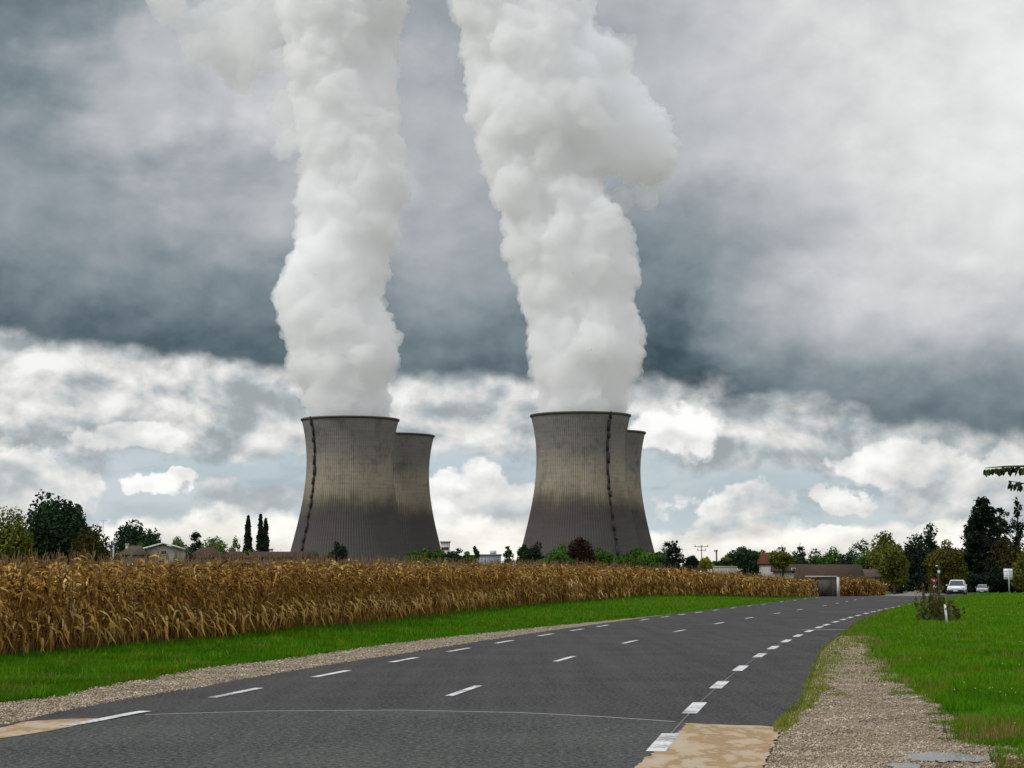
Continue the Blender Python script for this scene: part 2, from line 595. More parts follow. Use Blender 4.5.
def mat_asphalt(name, c0, c1, speck, streak=0.3):
    m, g, bs = new_mat(name)
    tc = g.node('ShaderNodeTexCoord')
    o = tc.outputs['Object']
    big = g.noise(o, 0.35, 5, 0.6)
    fine = g.noise(o, 17.0, 5, 0.8)
    mid = g.noise(o, 11.0, 5, 0.75)
    mp = g.node('ShaderNodeMapping')
    mp.inputs['Rotation'].default_value = (0, 0, math.radians(10))
    mp.inputs['Scale'].default_value = (1.3, 0.05, 1)
    g.nt.links.new(o, mp.inputs[0])
    st = g.noise(mp.outputs[0], 1.6, 5, 0.6)
    c = g.mix(g.ss(g.m('MULTIPLY_ADD', st, streak, g.mul(big, 1 - streak)), 0.34, 0.66), c0, c1)
    c = g.mix(g.ss(fine, 0.50, 0.60, 0, 0.75), c, speck)
    c = g.mix(g.ss(fine, 0.47, 0.38), c, tuple(x * 0.4 for x in c0))
    c = g.mix(g.mul(g.ss(mid, 0.52, 0.66), 0.35), c, speck)
    g.put(bs.inputs['Base Color'], c)
    cr = g.node('ShaderNodeTexVoronoi', feature='DISTANCE_TO_EDGE')
    cr.inputs['Scale'].default_value = 0.33
    g.nt.links.new(o, cr.inputs['Vector'])
    crm = g.m('MULTIPLY', g.m('LESS_THAN', g.add(cr.outputs['Distance'], g.mul(g.sub(mid, 0.5), 0.10)), 0.010), g.ss(big, 0.50, 0.60))
    c = g.mix(g.mul(crm, 0.7), c, (0.012, 0.012, 0.012))
    at_ = g.node('ShaderNodeAttribute')
    at_.attribute_name = 'across'
    tr = None
    for t0 in (0.13, 0.35, 0.60, 0.83):           # tyre-polished tracks
        q = g.ss(g.m('ABSOLUTE', g.sub(at_.outputs['Fac'], t0)), 0.02, 0.085, 1.0, 0.0)
        tr = q if tr is None else g.m('MAXIMUM', tr, q)
    tr = g.mul(tr, g.ss(st, 0.38, 0.62, 0.25, 1.0))
    c = g.mix(g.mul(tr, 0.55), c, tuple(x * 1.3 for x in c1))
    bs.inputs['Roughness'].default_value = 0.95
    bs.inputs['Specular IOR Level'].default_value = 0.08
    bump(g, bs, fine, 0.5, 0.006)
    return m


def mat_gravel(name):
    m, g, bs = new_mat(name)
    tc = g.node('ShaderNodeTexCoord')
    o = tc.outputs['Object']
    v = g.node('ShaderNodeTexVoronoi')
    v.inputs['Scale'].default_value = 34.0
    g.nt.links.new(o, v.inputs['Vector'])
    vb = g.node('ShaderNodeTexVoronoi')
    vb.inputs['Scale'].default_value = 16.0
    g.nt.links.new(o, vb.inputs['Vector'])
    sc = g.node('ShaderNodeSeparateColor')
    g.nt.links.new(v.outputs['Color'], sc.inputs[0])
    big = g.noise(o, 0.9, 6, 0.65)
    c = g.cramp(sc.outputs[0], [(0, (0.12, 0.09, 0.055)), (0.35, (0.235, 0.185, 0.12)), (0.7, (0.36, 0.295, 0.205)), (1, (0.56, 0.49, 0.38))])
    c = g.mix(g.mul(g.ss(v.outputs['Distance'], 0.35, 0.75), 0.6), c, (0.07, 0.05, 0.035))
    c = g.mix(g.ss(big, 0.54, 0.70, 0, 0.7), c, (0.10, 0.078, 0.06))
    g.put(bs.inputs['Base Color'], c)
    bs.inputs['Roughness'].default_value = 0.9
    bs.inputs['Specular IOR Level'].default_value = 0.2
    bump(g, bs, g.sub(g.mul(sc.outputs[1], 0.4), g.add(v.outputs['Distance'], vb.outputs['Distance'])), 0.9, 0.03)
    return m


def mat_slab():
    m, g, bs = new_mat('stained_concrete')
    tc = g.node('ShaderNodeTexCoord')
    o = tc.outputs['Object']
    mp = g.node('ShaderNodeMapping')
    mp.inputs['Scale'].default_value = (1.3, 0.45, 1)
    g.nt.links.new(o, mp.inputs[0])
    n = g.noise(mp.outputs[0], 1.5, 8, 0.62, 0.0)
    f = g.noise(o, 34, 5, 0.7)
    n = g.add(n, g.mul(g.sub(f, 0.5), 0.12))
    c = g.cramp(n, [(0.30, (0.36, 0.29, 0.20)), (0.455, (0.33, 0.25, 0.155)), (0.485, (0.26, 0.165, 0.07)), (0.555, (0.235, 0.145, 0.058)), (0.585, (0.33, 0.25, 0.155)), (0.75, (0.38, 0.31, 0.22))])
    c = g.mix(g.ss(f, 0.6, 0.75, 0, 0.5), c, (0.15, 0.10, 0.06))
    g.put(bs.inputs['Base Color'], c)
    bs.inputs['Roughness'].default_value = 0.85
    bump(g, bs, f, 0.3, 0.005)
    return m


def mat_marking():
    m, g, bs = new_mat('worn_white_road_paint')
    tc = g.node('ShaderNodeTexCoord')
    o = tc.outputs['Object']
    n = g.noise(o, 22, 5, 0.75)
    b = g.noise(o, 1.2, 4, 0.6)
    c = g.mix(g.ss(g.add(n, g.mul(g.sub(b, 0.5), 0.7)), 0.46, 0.62), (0.54, 0.54, 0.53), (0.15, 0.15, 0.15))
    g.put(bs.inputs['Base Color'], c)
    bs.inputs['Roughness'].default_value = 0.7
    return m


def mat_water():
    m, g, bs = new_mat('puddle_water')
    bs.inputs['Base Color'].default_value = (0.15, 0.15, 0.14, 1)  # base painted paler, standing in for part of the bright sky reflection
    bs.inputs['Roughness'].default_value = 0.12
    bs.inputs['IOR'].default_value = 1.33
    bs.inputs['Specular IOR Level'].default_value = 0.5
    tc = g.node('ShaderNodeTexCoord')
    return m


M_GRASS = mat_grass_soil()
M_SOIL = mat_soil()
M_NEW = mat_asphalt('new_asphalt', (0.026, 0.0252, 0.0245), (0.054, 0.0515, 0.0495), (0.105, 0.101, 0.097), 0.5)
M_OLD = mat_asphalt('old_asphalt', (0.029, 0.0315, 0.0290), (0.056, 0.059, 0.0535), (0.135, 0.137, 0.125), 0.4)
M_GRAV = mat_gravel('pale_gravel')
M_SLAB = mat_slab()
M_MARK = mat_marking()
M_WATER = mat_water()

# ------------------------------------------------------------------ ground sheets
def grid_sheet(name, xs, ys, zf, mat):
    X, Y = np.meshgrid(xs, ys)
    Z = zf(X, Y)
    v = np.stack([X, Y, Z], -1).reshape(-1, 3)
    nx, ny = len(xs), len(ys)
    i = (np.arange(ny - 1)[:, None] * nx + np.arange(nx - 1)[None]).reshape(-1)
    f = np.stack([i, i + 1, i + nx + 1, i + nx], 1)
    return mk(name, v, f, mat, smooth=True)


xs = np.concatenate([[-12000, -6000, -2500, -1000, -500, -250, -150], np.arange(-100, 140.1, 1.5), [170, 250, 500, 1000, 2500, 6000, 12000]])
ys = np.concatenate([[-6000, -1500, -300, -60], np.arange(-10, 240, 2.0), [260, 290, 330, 398, 450, 600, 900, 1400, 2200, 4000, 8000, 14000]])
tag(grid_sheet('ground', xs, ys, lambda x, y: H(x, y) - 0.03, M_GRASS), kind='structure')


def strip(name, ys, fl, fr, mat, dz, nx=2):
    rows = []
    for y in ys:
        a, b = float(fl(y)), float(fr(y))
        for t in np.linspace(0, 1, nx):
            x = a + (b - a) * t
            rows.append((x, y, -0.0065 * max(0, min(y - 208, 190)) + dz))
    n = len(ys)
    f = [[i * nx + j, i * nx + j + 1, (i + 1) * nx + j + 1, (i + 1) * nx + j] for i in range(n - 1) for j in range(nx - 1)]
    return mk(name, rows, f, mat)


yr = np.concatenate([np.arange(2, 120, 1.0), np.arange(120, 400, 4.0)])


def wig(y, a=0.06, s=0):
    return a * (math.sin(y * 1.7 + s) + 0.6 * math.sin(y * 4.1 + 2 * s) + 0.4 * math.sin(y * 9.3 + s))


tag(strip('gravel_shoulder', np.arange(2, 112, 0.5), lambda y: GL(y) + wig(y, 0.12, 1), lambda y: AL(y) + 0.15, M_GRAV, -0.012), kind='structure')
tag(strip('gravel_path', np.arange(2, 62, 0.5), lambda y: AR(y) - 0.2, lambda y: max(float(GR(y)), float(AR(y))) + wig(y, 0.10, 2) + 0.25, M_GRAV, -0.012), kind='structure')
road = strip('road', yr, lambda y: AL(y) + wig(y, 0.025, 3), lambda y: AR(y) + wig(y, 0.03, 5), M_NEW, 0.0, 3)
ac = road.data.attributes.new('across', 'FLOAT', 'POINT')
ac.data.foreach_set('value', np.tile([0.0, 0.5, 1.0], len(yr)).astype(np.float32))
tag(road, kind='structure')
# side street leading straight on from the junction
def side_c(y):
    return np.interp(y, [170, 200, 215, 270, 430, 520], [30, 39.0, 42.5, 55.0, 88, 108])
tag(strip('side_road', np.arange(196, 521, 4.0), lambda y: side_c(y) - 3.2, lambda y: side_c(y) + 3.2, paint('pale_old_asphalt', (0.13, 0.12, 0.115), 0.9, var=0.25, scale=0.7), 0.006), kind='structure')

# older asphalt on the near side of the joint
jp = [gp(*p) for p in [(60, 727), (145, 715), (270, 711.3), (400, 710.5), (520, 713), (600, 717), (675, 722), (689, 723.4)]]
old = MB()
near_l = [(float(AL(2)) - 2, 2.0), (float(AL(16)) - 0.1, 16.0)]
edge_r = [gp(635, 768), (float(RX(14)) + 0.35, 14.0), (float(RX(2)) + 0.35, 2.0)]
outline = [(p[0], p[1]) for p in near_l] + [(gp(0, 739).x - 1.0, gp(0, 739).y - 1.2), (gp(0, 739).x, gp(0, 739).y)] + [(p.x, p.y) for p in jp] + [(p[0], p[1]) for p in edge_r]
old.poly([(x, y, 0.004) for x, y in outline])
tag(old.build('old_road_surface', M_OLD), kind='structure')


def flat(name, pts, mat, z, ragged=0.0):
    if ragged:
        out = []
        for i in range(len(pts)):
            a, b = pts[i], pts[(i + 1) % len(pts)]
            m = max(1, int(math.hypot(b[0] - a[0], b[1] - a[1]) / 0.12))
            for q in range(m):
                t = q / m
                out.append((a[0] + (b[0] - a[0]) * t + random.gauss(0, ragged), a[1] + (b[1] - a[1]) * t + random.gauss(0, ragged * 1.5)))
        pts = out
    return tag(MB().poly([(p[0], p[1], z) for p in pts]).build(name, mat), kind='structure')


def line_strip(name, pts, w, mat, z):
    mb = MB()
    pts = [Vector((p[0], p[1], 0)) for p in pts]
    L, Rr = [], []
    for i, p in enumerate(pts):
        d = (pts[min(i + 1, len(pts) - 1)] - pts[max(i - 1, 0)]).normalized()
        n = Vector((-d.y, d.x, 0))
        L.append(p + n * w / 2)
        Rr.append(p - n * w / 2)
    for i in range(len(pts) - 1):
        mb.poly([(q.x, q.y, z) for q in (L[i], Rr[i], Rr[i + 1], L[i + 1])])
    return tag(mb.build(name, mat), kind='structure')


line_strip('road_joint', jp[1:7], 0.045, paint('joint_filler', (0.36, 0.36, 0.34), 0.8, var=0.3, scale=9), 0.007)
# stained concrete slabs at both sides
flat('concrete_slab', [gp(635, 768), (float(RX(14)) + 0.3, 14.0), (float(RX(14)) + 1.75, 14.0), gp(762, 768), gp(772, 748), gp(783.6, 728), gp(760, 726.4), gp(720, 725.2), gp(688, 723.6)], M_SLAB, 0.008, 0.014)
a, b = gp(0, 739), gp(0, 728.6)
flat('concrete_apron', [(a.x - 2.0, a.y - 1.0), a, gp(40, 733), gp(72, 727), gp(107, 718.6), gp(66, 719.6), gp(25, 722), b, (b.x - 2.0, b.y - 0.8)], M_SLAB, 0.008, 0.012)
# old shoulder asphalt beside the left apron
line_strip('road_line', [gp(66, 726.6), gp(90, 722.4), gp(112, 718), gp(132, 714), gp(145.5, 711.8)], 0.17, M_MARK, 0.012)


def dashes(name, f, pts, length, w, y_end, skip=None):
    ys = np.arange(10, 260, 0.05)
    x = f(ys)
    s = np.concatenate([[0], np.cumsum(np.hypot(np.diff(x), np.diff(ys)))])
    sm_ = np.interp([p.y for p in pts], ys, s)
    n = len(sm_) if skip is None else skip
    k, b0 = np.polyfit(np.arange(n), sm_[:n], 1)
    mb = MB()
    i = 0
    while True:
        s0 = sm_[i] if i < n else sm_[n - 1] + k * (i - n + 1)
        i += 1
        ya = np.interp(s0 - length / 2, s, ys)
        yb = np.interp(s0 + length / 2, s, ys)
        if yb > y_end:
            break
        if ya < 12:
            continue
        xa, xb = float(f(ya)), float(f(yb))
        d = Vector((xb - xa, yb - ya)).normalized()
        nx, ny = -d.y * w / 2, d.x * w / 2
        mb.poly([(xa + nx, ya + ny, 0.009), (xa - nx, ya - ny, 0.009), (xb - nx, yb - ny, 0.009), (xb + nx, yb + ny, 0.009)])
    return tag(mb.build(name, M_MARK), kind='structure')


dashes('edge_marking', RX, rpts, 2.35, 0.20, 185, 15)
dashes('centre_marking', CXl, cpts, 2.9, 0.13, 185, 9)
dashes('verge_marking', LX, lpts[1:], 2.6, 0.15, 185, 20)
# thin setting-out line the right dashes sit on
line_strip('chalk_line', [(float(RX(y)) , y) for y in np.arange(14, 60, 2.0)], 0.018, paint('faint_chalk', (0.115, 0.115, 0.115), 0.9, var=0.4, scale=3), 0.0065)
# faded patches on the far right of the carriageway
for px, py, w in ((850, 612, 1.6), (905, 600.5, 2.2), (826, 630, 0.9)):
    p = gp(px, py)
    line_strip('faded_marking', [(p.x - w, p.y - w * .2), (p.x + w, p.y + w * .3)], 0.5, paint('faded_road_paint', (0.16, 0.16, 0.16), 0.9, var=0.4, scale=4), 0.0065)

# puddles
def blob_outline(cx, cy, rx, ry, seed, n=150):
    r = random.Random(seed)
    ph = [r.uniform(0, 6.3) for _ in range(4)]
    out = []
    for i in range(n):
        a = 2 * math.pi * i / n
        k = 1 + 0.13 * math.sin(2 * a + ph[0]) + 0.10 * math.sin(3 * a + ph[1]) + 0.07 * math.sin(7 * a + ph[2]) + 0.05 * math.sin(11 * a + ph[3]) + 0.07 * math.sin(19 * a + ph[0]) + 0.05 * math.sin(31 * a + ph[2])
        out.append((cx + rx * k * math.cos(a), cy + ry * k * math.sin(a)))
    return out
for (px, py, rx, ry, sd) in ((944, 757, 0.35, 0.60, 3), (905, 766, 0.13, 0.36, 8), (945, 727, 0.12, 0.35, 5)):
    p = gp(px, py)
    flat('puddle', blob_outline(p.x, p.y, rx, ry, sd), M_WATER, 0.002)


# field soil under the maize
yy = np.arange(10, 194.1, 2.0)
v, f = [], []
offs = [0.2, 1, 2, 4, 8, 16, 30, 60, 110]
for y in yy:
    for o in offs:
        x = float(corn_edge(y)) - o
        v.append((x, y, float(H(x, y)) - 0.012))
k = len(offs)
for i in range(len(yy) - 1):
    for j in range(k - 1):
        f.append([i * k + j, (i + 1) * k + j, (i + 1) * k + j + 1, i * k + j + 1])
tag(mk('field', v, f, M_SOIL), kind='structure')

# ------------------------------------------------------------------ cooling towers
def mat_tower():
    m, g, bs = new_mat('weathered_tower_concrete')
    tc = g.node('ShaderNodeTexCoord')
    o = tc.outputs['Object']
    sp = g.node('ShaderNodeSeparateXYZ')
    g.nt.links.new(o, sp.inputs[0])
    x, y, z = sp.outputs
    th = g.m('ARCTAN2', x, y)
    oi = g.node('ShaderNodeObjectInfo')
    rnd = oi.outputs['Random']
    v = g.xyz(g.mul(th, 36.0), z, g.mul(rnd, 50.0))
    n1 = g.noise(v, 0.035, 4, 0.5)
    n2 = g.noise(v, 0.25, 5, 0.6)
    nv = g.noise(g.xyz(g.mul(th, 36.0), g.mul(z, 0.06), rnd), 0.35, 5, 0.6)     # vertical runs
    nh = g.noise(g.xyz(g.mul(th, 3.0), z, g.mul(rnd, 9.0)), 0.45, 5, 0.75)      # lift rings
    zz = g.add(z, g.mul(g.sub(n1, 0.5), 30.0), g.mul(g.sub(nv, 0.5), 8.0), g.mul(g.sub(n2, 0.5), 6.0))
    c = g.cramp(g.m('DIVIDE', zz, 130.0), [(0.0, (0.070, 0.066, 0.064)), (0.30, (0.060, 0.056, 0.054)), (0.385, (0.052, 0.048, 0.046)), (0.43, (0.066, 0.059, 0.050)),
                                           (0.475, (0.115, 0.101, 0.076)), (0.515, (0.200, 0.174, 0.126)), (0.59, (0.245, 0.217, 0.163)), (0.70, (0.222, 0.202, 0.163)), (0.78, (0.172, 0.165, 0.148)), (0.88, (0.155, 0.152, 0.142)), (0.95, (0.185, 0.179, 0.165)), (1.0, (0.19, 0.182, 0.168))])
    blot = g.noise(g.xyz(g.mul(th, 14.0), g.mul(z, 0.35), g.mul(rnd, 31.0)), 0.16, 6, 0.65)
    c = g.mix(g.ss(blot, 0.48, 0.72, 0, 0.6), c, (0.06, 0.057, 0.053))
    c = g.mix(1.0, c, g.mix(nh, (0.85, 0.84, 0.83), (1.65, 1.62, 1.60)), 'MULTIPLY')
    c = g.mix(g.mul(g.ss(n2, 0.5, 0.7), 0.3), c, (0.085, 0.082, 0.078))
    c = g.mix(g.ss(nv, 0.60, 0.74, 0, 0.35), c, (0.075, 0.07, 0.065))
    # rib shading painted into the colour: darker lines where the relief shades faintly
    rib = g.m('FRACT', g.mul(th, 132 / (2 * math.pi)))
    c = g.mix(g.m('MULTIPLY', g.m('LESS_THAN', g.m('ABSOLUTE', g.sub(rib, 0.5)), 0.16), 0.14), c, (0.06, 0.057, 0.053))
    ringl = g.m('FRACT', g.m('DIVIDE', z, 3.1))
    c = g.mix(g.m('MULTIPLY', g.m('LESS_THAN', ringl, 0.16), 0.10), c, (0.05, 0.048, 0.045))
    g.put(bs.inputs['Base Color'], c)
    bs.inputs['Roughness'].default_value = 0.92
    bs.inputs['Specular IOR Level'].default_value = 0.2
    return m


M_TOWER = mat_tower()
T_Z = [0, 10, 16, 31, 51, 70, 90, 100, 109, 118, 127]
T_R = [51.5, 49.0, 47.6, 43.8, 39.2, 35.6, 33.5, 33.9, 34.8, 36.2, 37.9]


def tower_r(z):
    # smooth profile through the measured radii
    c = np.polyfit(T_Z, T_R, 4)
    return np.polyval(c, z)


def cooling_tower(px, ytop, Y, label, ladder_deg=None, seed=0):
    top = at(px, ytop, Y)
    t = thing('cooling_tower', label, 'cooling tower', (top.x, Y, -1.2), group='cooling towers')
    hgt = top.z + 1.2
    t.rotation_euler = (0, 0, math.atan2(-top.x, Y))
    sc = hgt / 127.0
    nr, nz = 132, 46
    prof = [(0.0, 0.0), (0.40, 0.0), (0.44, 0.16), (0.56, 0.16), (0.60, 0.0)]      # one rib per segment
    th, rr = [], []
    for i in range(nr):
        for fr, ex in prof:
            th.append(2 * math.pi * (i + fr) / nr)
            rr.append(ex)
    th, rr = np.array(th), np.array(rr)
    zs = np.linspace(0, 127, nz)
    def shell(inner):
        r = tower_r(zs)[:, None] + (rr[None] if not inner else -0.6 + 0 * rr[None])
        X, Yy = r * np.sin(th)[None], -r * np.cos(th)[None]
        return np.stack([X, Yy, np.repeat(zs[:, None], len(th), 1)], -1).reshape(-1, 3) * sc
    k = len(th)
    i = (np.arange(nz - 1)[:, None] * k + np.arange(k)[None]).reshape(-1)
    j = (np.arange(nz - 1)[:, None] * k + (np.arange(k)[None] + 1) % k).reshape(-1)
    f = np.stack([i, j, j + k, i + k], 1)
    mk('shell', np.concatenate([shell(False), shell(True)]), np.concatenate([f, f[:, ::-1] + nz * k]), M_TOWER, t)
    # rim: a thick lip with a walkway
    pr = [(-0.7, -0.2), (0.1, -1.6), (0.9, -0.9), (0.9, 0.2), (0.7, 0.2), (0.7, -0.2)]
    n = 128
    vv, ff = [], []
    for a in range(n):
        ang = 2 * math.pi * a / n
        for (dr, dz) in pr:
            r = tower_r(127) + dr
            vv.append((r * math.sin(ang) * sc, -r * math.cos(ang) * sc, (127 + dz + 0.3) * sc))
    m = len(pr)
    for a in range(n):
        b = (a + 1) % n
        for q in range(m):
            ff.append([a * m + q, b * m + q, b * m + (q + 1) % m, a * m + (q + 1) % m])
    mk('rim', vv, ff, paint('dark_rim_concrete', (0.075, 0.072, 0.068), 0.9, var=0.3, scale=0.3), t)
    if ladder_deg is not None:
        rng = random.Random(seed)
        md = paint('rusty_dark_steel', (0.020, 0.0195, 0.02), 0.8, var=0.3, scale=0.4)
        A = math.radians(ladder_deg)
        def P(z, off, side):
            a = A + side / tower_r(z)
            r = tower_r(z) + off
            return (r * math.sin(a) * sc, -r * math.cos(a) * sc, z * sc)
        mb = MB()
        zl = np.linspace(2, 128, 40)
        for s in (-0.5, 0.0, 0.5):
            mb.tube([P(z, 0.9, s) for z in zl], [0.16] * len(zl), 4)
        mb.build('ladder', md, t)
        z = 8.0
        side = 1
        while z < 126:
            hgt_ = rng.uniform(2.5, 8.5)
            lb = MB()
            wv = rng.uniform(0.45, 1.05)
            q = [P(z, 0.45, side * .4 - wv), P(z, 0.45, side * .4 + wv), P(z, 1.7, side * .4 + wv), P(z, 1.7, side * .4 - wv)]
            q2 = [P(z + hgt_, 0.45, side * .4 - wv), P(z + hgt_, 0.45, side * .4 + wv), P(z + hgt_, 1.7, side * .4 + wv), P(z + hgt_, 1.7, side * .4 - wv)]
            lb.v = q + q2
            lb.f = [[0, 1, 2, 3][::-1], [4, 5, 6, 7]] + [[a, (a + 1) % 4, 4 + (a + 1) % 4, 4 + a] for a in range(4)]
            lb.build('ladder_cage', md, t)
            z += hgt_ + rng.uniform(0.3, 2.2) + (2.5 if z < 50 else 0)
            side = -side
    return t


tw1 = cooling_tower(350.2, 420.0, 1559, 'large concrete cooling tower left of the other three, ladder stripe down its left side', -52, 3)
tw2 = cooling_tower(580.5, 415.8, 1520, 'large concrete cooling tower right of centre with a dark ladder stripe on its right half', 36, 5)
cooling_tower(390.5, 436, 1729, 'smaller looking cooling tower half hidden behind the left ladder tower, no steam')
cooling_tower(600.7, 433, 1695, 'cooling tower almost wholly hidden behind the right front tower, no steam')


# ------------------------------------------------------------------ steam
def mat_steam(name, density, col=(0.9970, 0.9980, 0.99995)):
    m = bpy.data.materials.new(name)
    m.use_nodes = True
    nt = m.node_tree
    for n in list(nt.nodes):
        if n.type != 'OUTPUT_MATERIAL':
            nt.nodes.remove(n)
    out = nt.nodes[0]
    vs = nt.nodes.new('ShaderNodeVolumePrincipled')
    vs.inputs['Color'].default_value = (*col, 1)
    vs.inputs['Density'].default_value = density
    vs.inputs['Anisotropy'].default_value = 0.0
    nt.links.new(vs.outputs[0], out.inputs['Volume'])
    m.cycles.homogeneous_volume = True
    return m


def ico(sub):
    bm = bmesh.new()
    bmesh.ops.create_icosphere(bm, subdivisions=sub, radius=1.0)
    v = np.array([x.co[:] for x in bm.verts])
    f = np.array([[q.index for q in p.verts] for p in bm.faces])
    bm.free()
    return v, f


ICO_V, ICO_F = ico(2)


def billow(name, spheres, voxel, disp, mat, parent):
    """union of balls -> voxel remesh -> cauliflower displacement, frozen to a mesh"""
    n = len(spheres)
    sp = np.array(spheres)
    v = (ICO_V[None] * sp[:, None, 3:4] + sp[:, None, :3]).reshape(-1, 3)
    f = (ICO_F[None] + (np.arange(n) * len(ICO_V))[:, None, None]).reshape(-1, 3)
    o = mk(name, v, f, mat, parent)
    md = o.modifiers.new('remesh', 'REMESH')
    md.mode = 'VOXEL'
    md.voxel_size = voxel
    for kind, size, strength in disp:
        t = bpy.data.textures.new('billow', kind)
        if kind == 'VORONOI':
            t.noise_scale = size
            t.distance_metric = 'DISTANCE_SQUARED'
        else:
            t.noise_scale = size
            t.noise_depth = 4
        d = o.modifiers.new('disp', 'DISPLACE')
        d.texture = t
        d.texture_coords = 'LOCAL'
        d.strength = strength
        d.mid_level = 0.3 if kind == 'VORONOI' else 0.5
    md = o.modifiers.new('remesh', 'REMESH')
    md.mode = 'VOXEL'
    md.voxel_size = voxel
    t = bpy.data.textures.new('fray', 'CLOUDS')
    t.noise_scale = 6.0
    t.noise_depth = 6
    d = o.modifiers.new('fray', 'DISPLACE')
    d.texture = t
    d.texture_coords = 'LOCAL'
    d.strength = 7.0
    d.mid_level = 0.5
    dg = bpy.context.evaluated_depsgraph_get()
    me = bpy.data.meshes.new_from_object(o.evaluated_get(dg))
    old_ = o.data
    o.modifiers.clear()
    o.data = me
    bpy.data.meshes.remove(old_)
    me.name = name
    if not me.materials:
        me.materials.append(mat)
    # a volume wants one closed skin: keep the big pieces, drop pockets and crumbs
    bm = bmesh.new()
    bm.from_mesh(me)
    seen, groups_ = set(), []
    for v0 in bm.verts:
        if v0.index in seen:
            continue
        st, comp = [v0], []
        seen.add(v0.index)
        while st:
            q = st.pop()
            comp.append(q)
            for e in q.link_edges:
                w_ = e.other_vert(q)
                if w_.index not in seen:
                    seen.add(w_.index)
                    st.append(w_)
        groups_.append(comp)
    groups_.sort(key=len)
    bmesh.ops.delete(bm, geom=[q for c_ in groups_[:-1] for q in c_], context='VERTS')
    bm.to_mesh(me)
    bm.free()
    me.update()
    return o


def plume(label, tower, Y, left, right, seed, extra, wisps, drift=0.0):
    rng = np.random.default_rng(seed)
    base = tower.location
    t = thing('steam_plume', label, 'steam plume', (base.x, base.y, 118.0), group='steam plumes')
    L = sorted(left, key=lambda p: p[1])
    Rr = sorted(right, key=lambda p: p[1])
    sph = []
    def local(px, py, dy=0.0):
        p = at(px, py, Y)
        return np.array([p.x - base.x, p.y - base.y + dy, p.z - 118.0])
    k = Y / F
    for y in np.arange(-150, 425, 9.0):
        l = np.interp(y, [p[1] for p in L], [p[0] for p in L])
        r = np.interp(y, [p[1] for p in Rr], [p[0] for p in Rr])
        hw = (r - l) / 2 * k * (1.0 if y < 350 else 1.06)
        c = local((l + r) / 2, y, drift * (416 - y))
        if y > 404:
            if y < 416:
                sph.append((*c, min(hw, 33.5)))
            continue
        if y > 386:
            hw = min(hw, 36.5)
        sph.append((*c, hw * 0.80))
        for _ in range(5):
            a = rng.uniform(0, 2 * math.pi)
            q = rng.uniform(0.26, 0.46) * hw
            d = hw * 1.0 - q + rng.normal(0, 0.03) * hw
            sph.append((c[0] + d * math.cos(a), c[1] + d * math.sin(a), c[2] + rng.normal(0, 5), q))
        for s in (-1, 1):                        # keep the measured outline in view
            q = rng.uniform(0.22, 0.42) * hw
            sph.append((c[0] + s * (hw - q), c[1] + rng.normal(0, 0.2) * hw, c[2], q))
    for (px, py, r) in extra:
        c = local(px, py)
        sph.append((*c, r * k * 0.95))
        for _ in range(9):
            d = rng.normal(0, 1, 3)
            d /= np.linalg.norm(d)
            q = r * k * rng.uniform(0.35, 0.55)
            sph.append((*(c + d * (r * k - q)), q))
    # the mouth: fill the tower opening down inside the rim
    for dz in (9, 15):
        sph.append((0, 0, dz, 29.0))
    sph = [s for s in sph]
    billow('dense_steam', sph, 1.15, [('VORONOI', 34, -11), ('CLOUDS', 22, 10.0), ('VORONOI', 13, -6.0), ('CLOUDS', 9, 5.0), ('VORONOI', 6, -4.2)], mat_steam('dense_steam', STEAM_D), t)
    for group_ in wisps:                         # thinner shreds of steam
        ws = []
        for (px, py, r, dy) in group_:
            c = local(px, py, dy)
            ws.append((*c, r * k * 0.62))
            for _ in range(6):
                d = rng.normal(0, 1, 3)
                q = r * k * rng.uniform(0.35, 0.6)
                ws.append((*(c + d * r * k * 0.33), q))
        billow('thin_steam', ws, 2.2, [('CLOUDS', 34, 34), ('CLOUDS', 12, 14), ('CLOUDS', 5, 5)], mat_steam('thin_steam', STEAM_D * 0.35), t)
    return t


STEAM_D = 0.11
plume('tall white steam plume rising straight up from the left front cooling tower', tw1, 1559,
      [(303, 416), (294, 390), (293, 345), (277, 322), (276, 300), (283, 273), (294, 246), (302, 218), (299, 191), (294, 137), (290, 82), (282, 30), (272, -60), (255, -150)],
      [(396, 416), (390, 383), (398, 355), (395, 328), (381, 300), (393, 246), (411, 191), (406, 164), (402, 137), (396, 82), (400, 44), (408, 0), (415, -60), (430, -150)],
      4, [], [[(272, 20, 40, 20), (245, 30, 40, 20), (218, 38, 34, 30), (195, 40, 24, 40), (262, 60, 28, 10), (200, 8, 34, 30), (165, -18, 40, 30), (225, -25, 45, 30), (275, -20, 40, 0)], [(290, 110, 20, 0), (286, 140, 16, 0)]])
plume('broad white steam plume bulging to the right above the right front cooling tower', tw2, 1520,
      [(532, 412), (531, 383), (533, 340), (528, 310), (517, 290), (520, 273), (498, 246), (503, 218), (490, 191), (478, 150), (466, 120), (464, 82), (458, 40), (450, 0), (435, -80), (420, -150)],
      [(629, 410), (636, 390), (643, 345), (641, 325), (633, 290), (638, 272), (627, 235), (608, 205), (610, 160), (622, 120), (618, 80), (606, 40), (592, 0), (580, -80), (570, -150)],
      9, [(628, 150, 38), (652, 156, 30), (640, 128, 32), (622, 100, 30), (664, 152, 18), (600, 60, 34)], [[(605, 25, 28, 20), (618, 55, 22, 10)], [(645, 188, 18, 10), (625, 195, 16, 5)]])


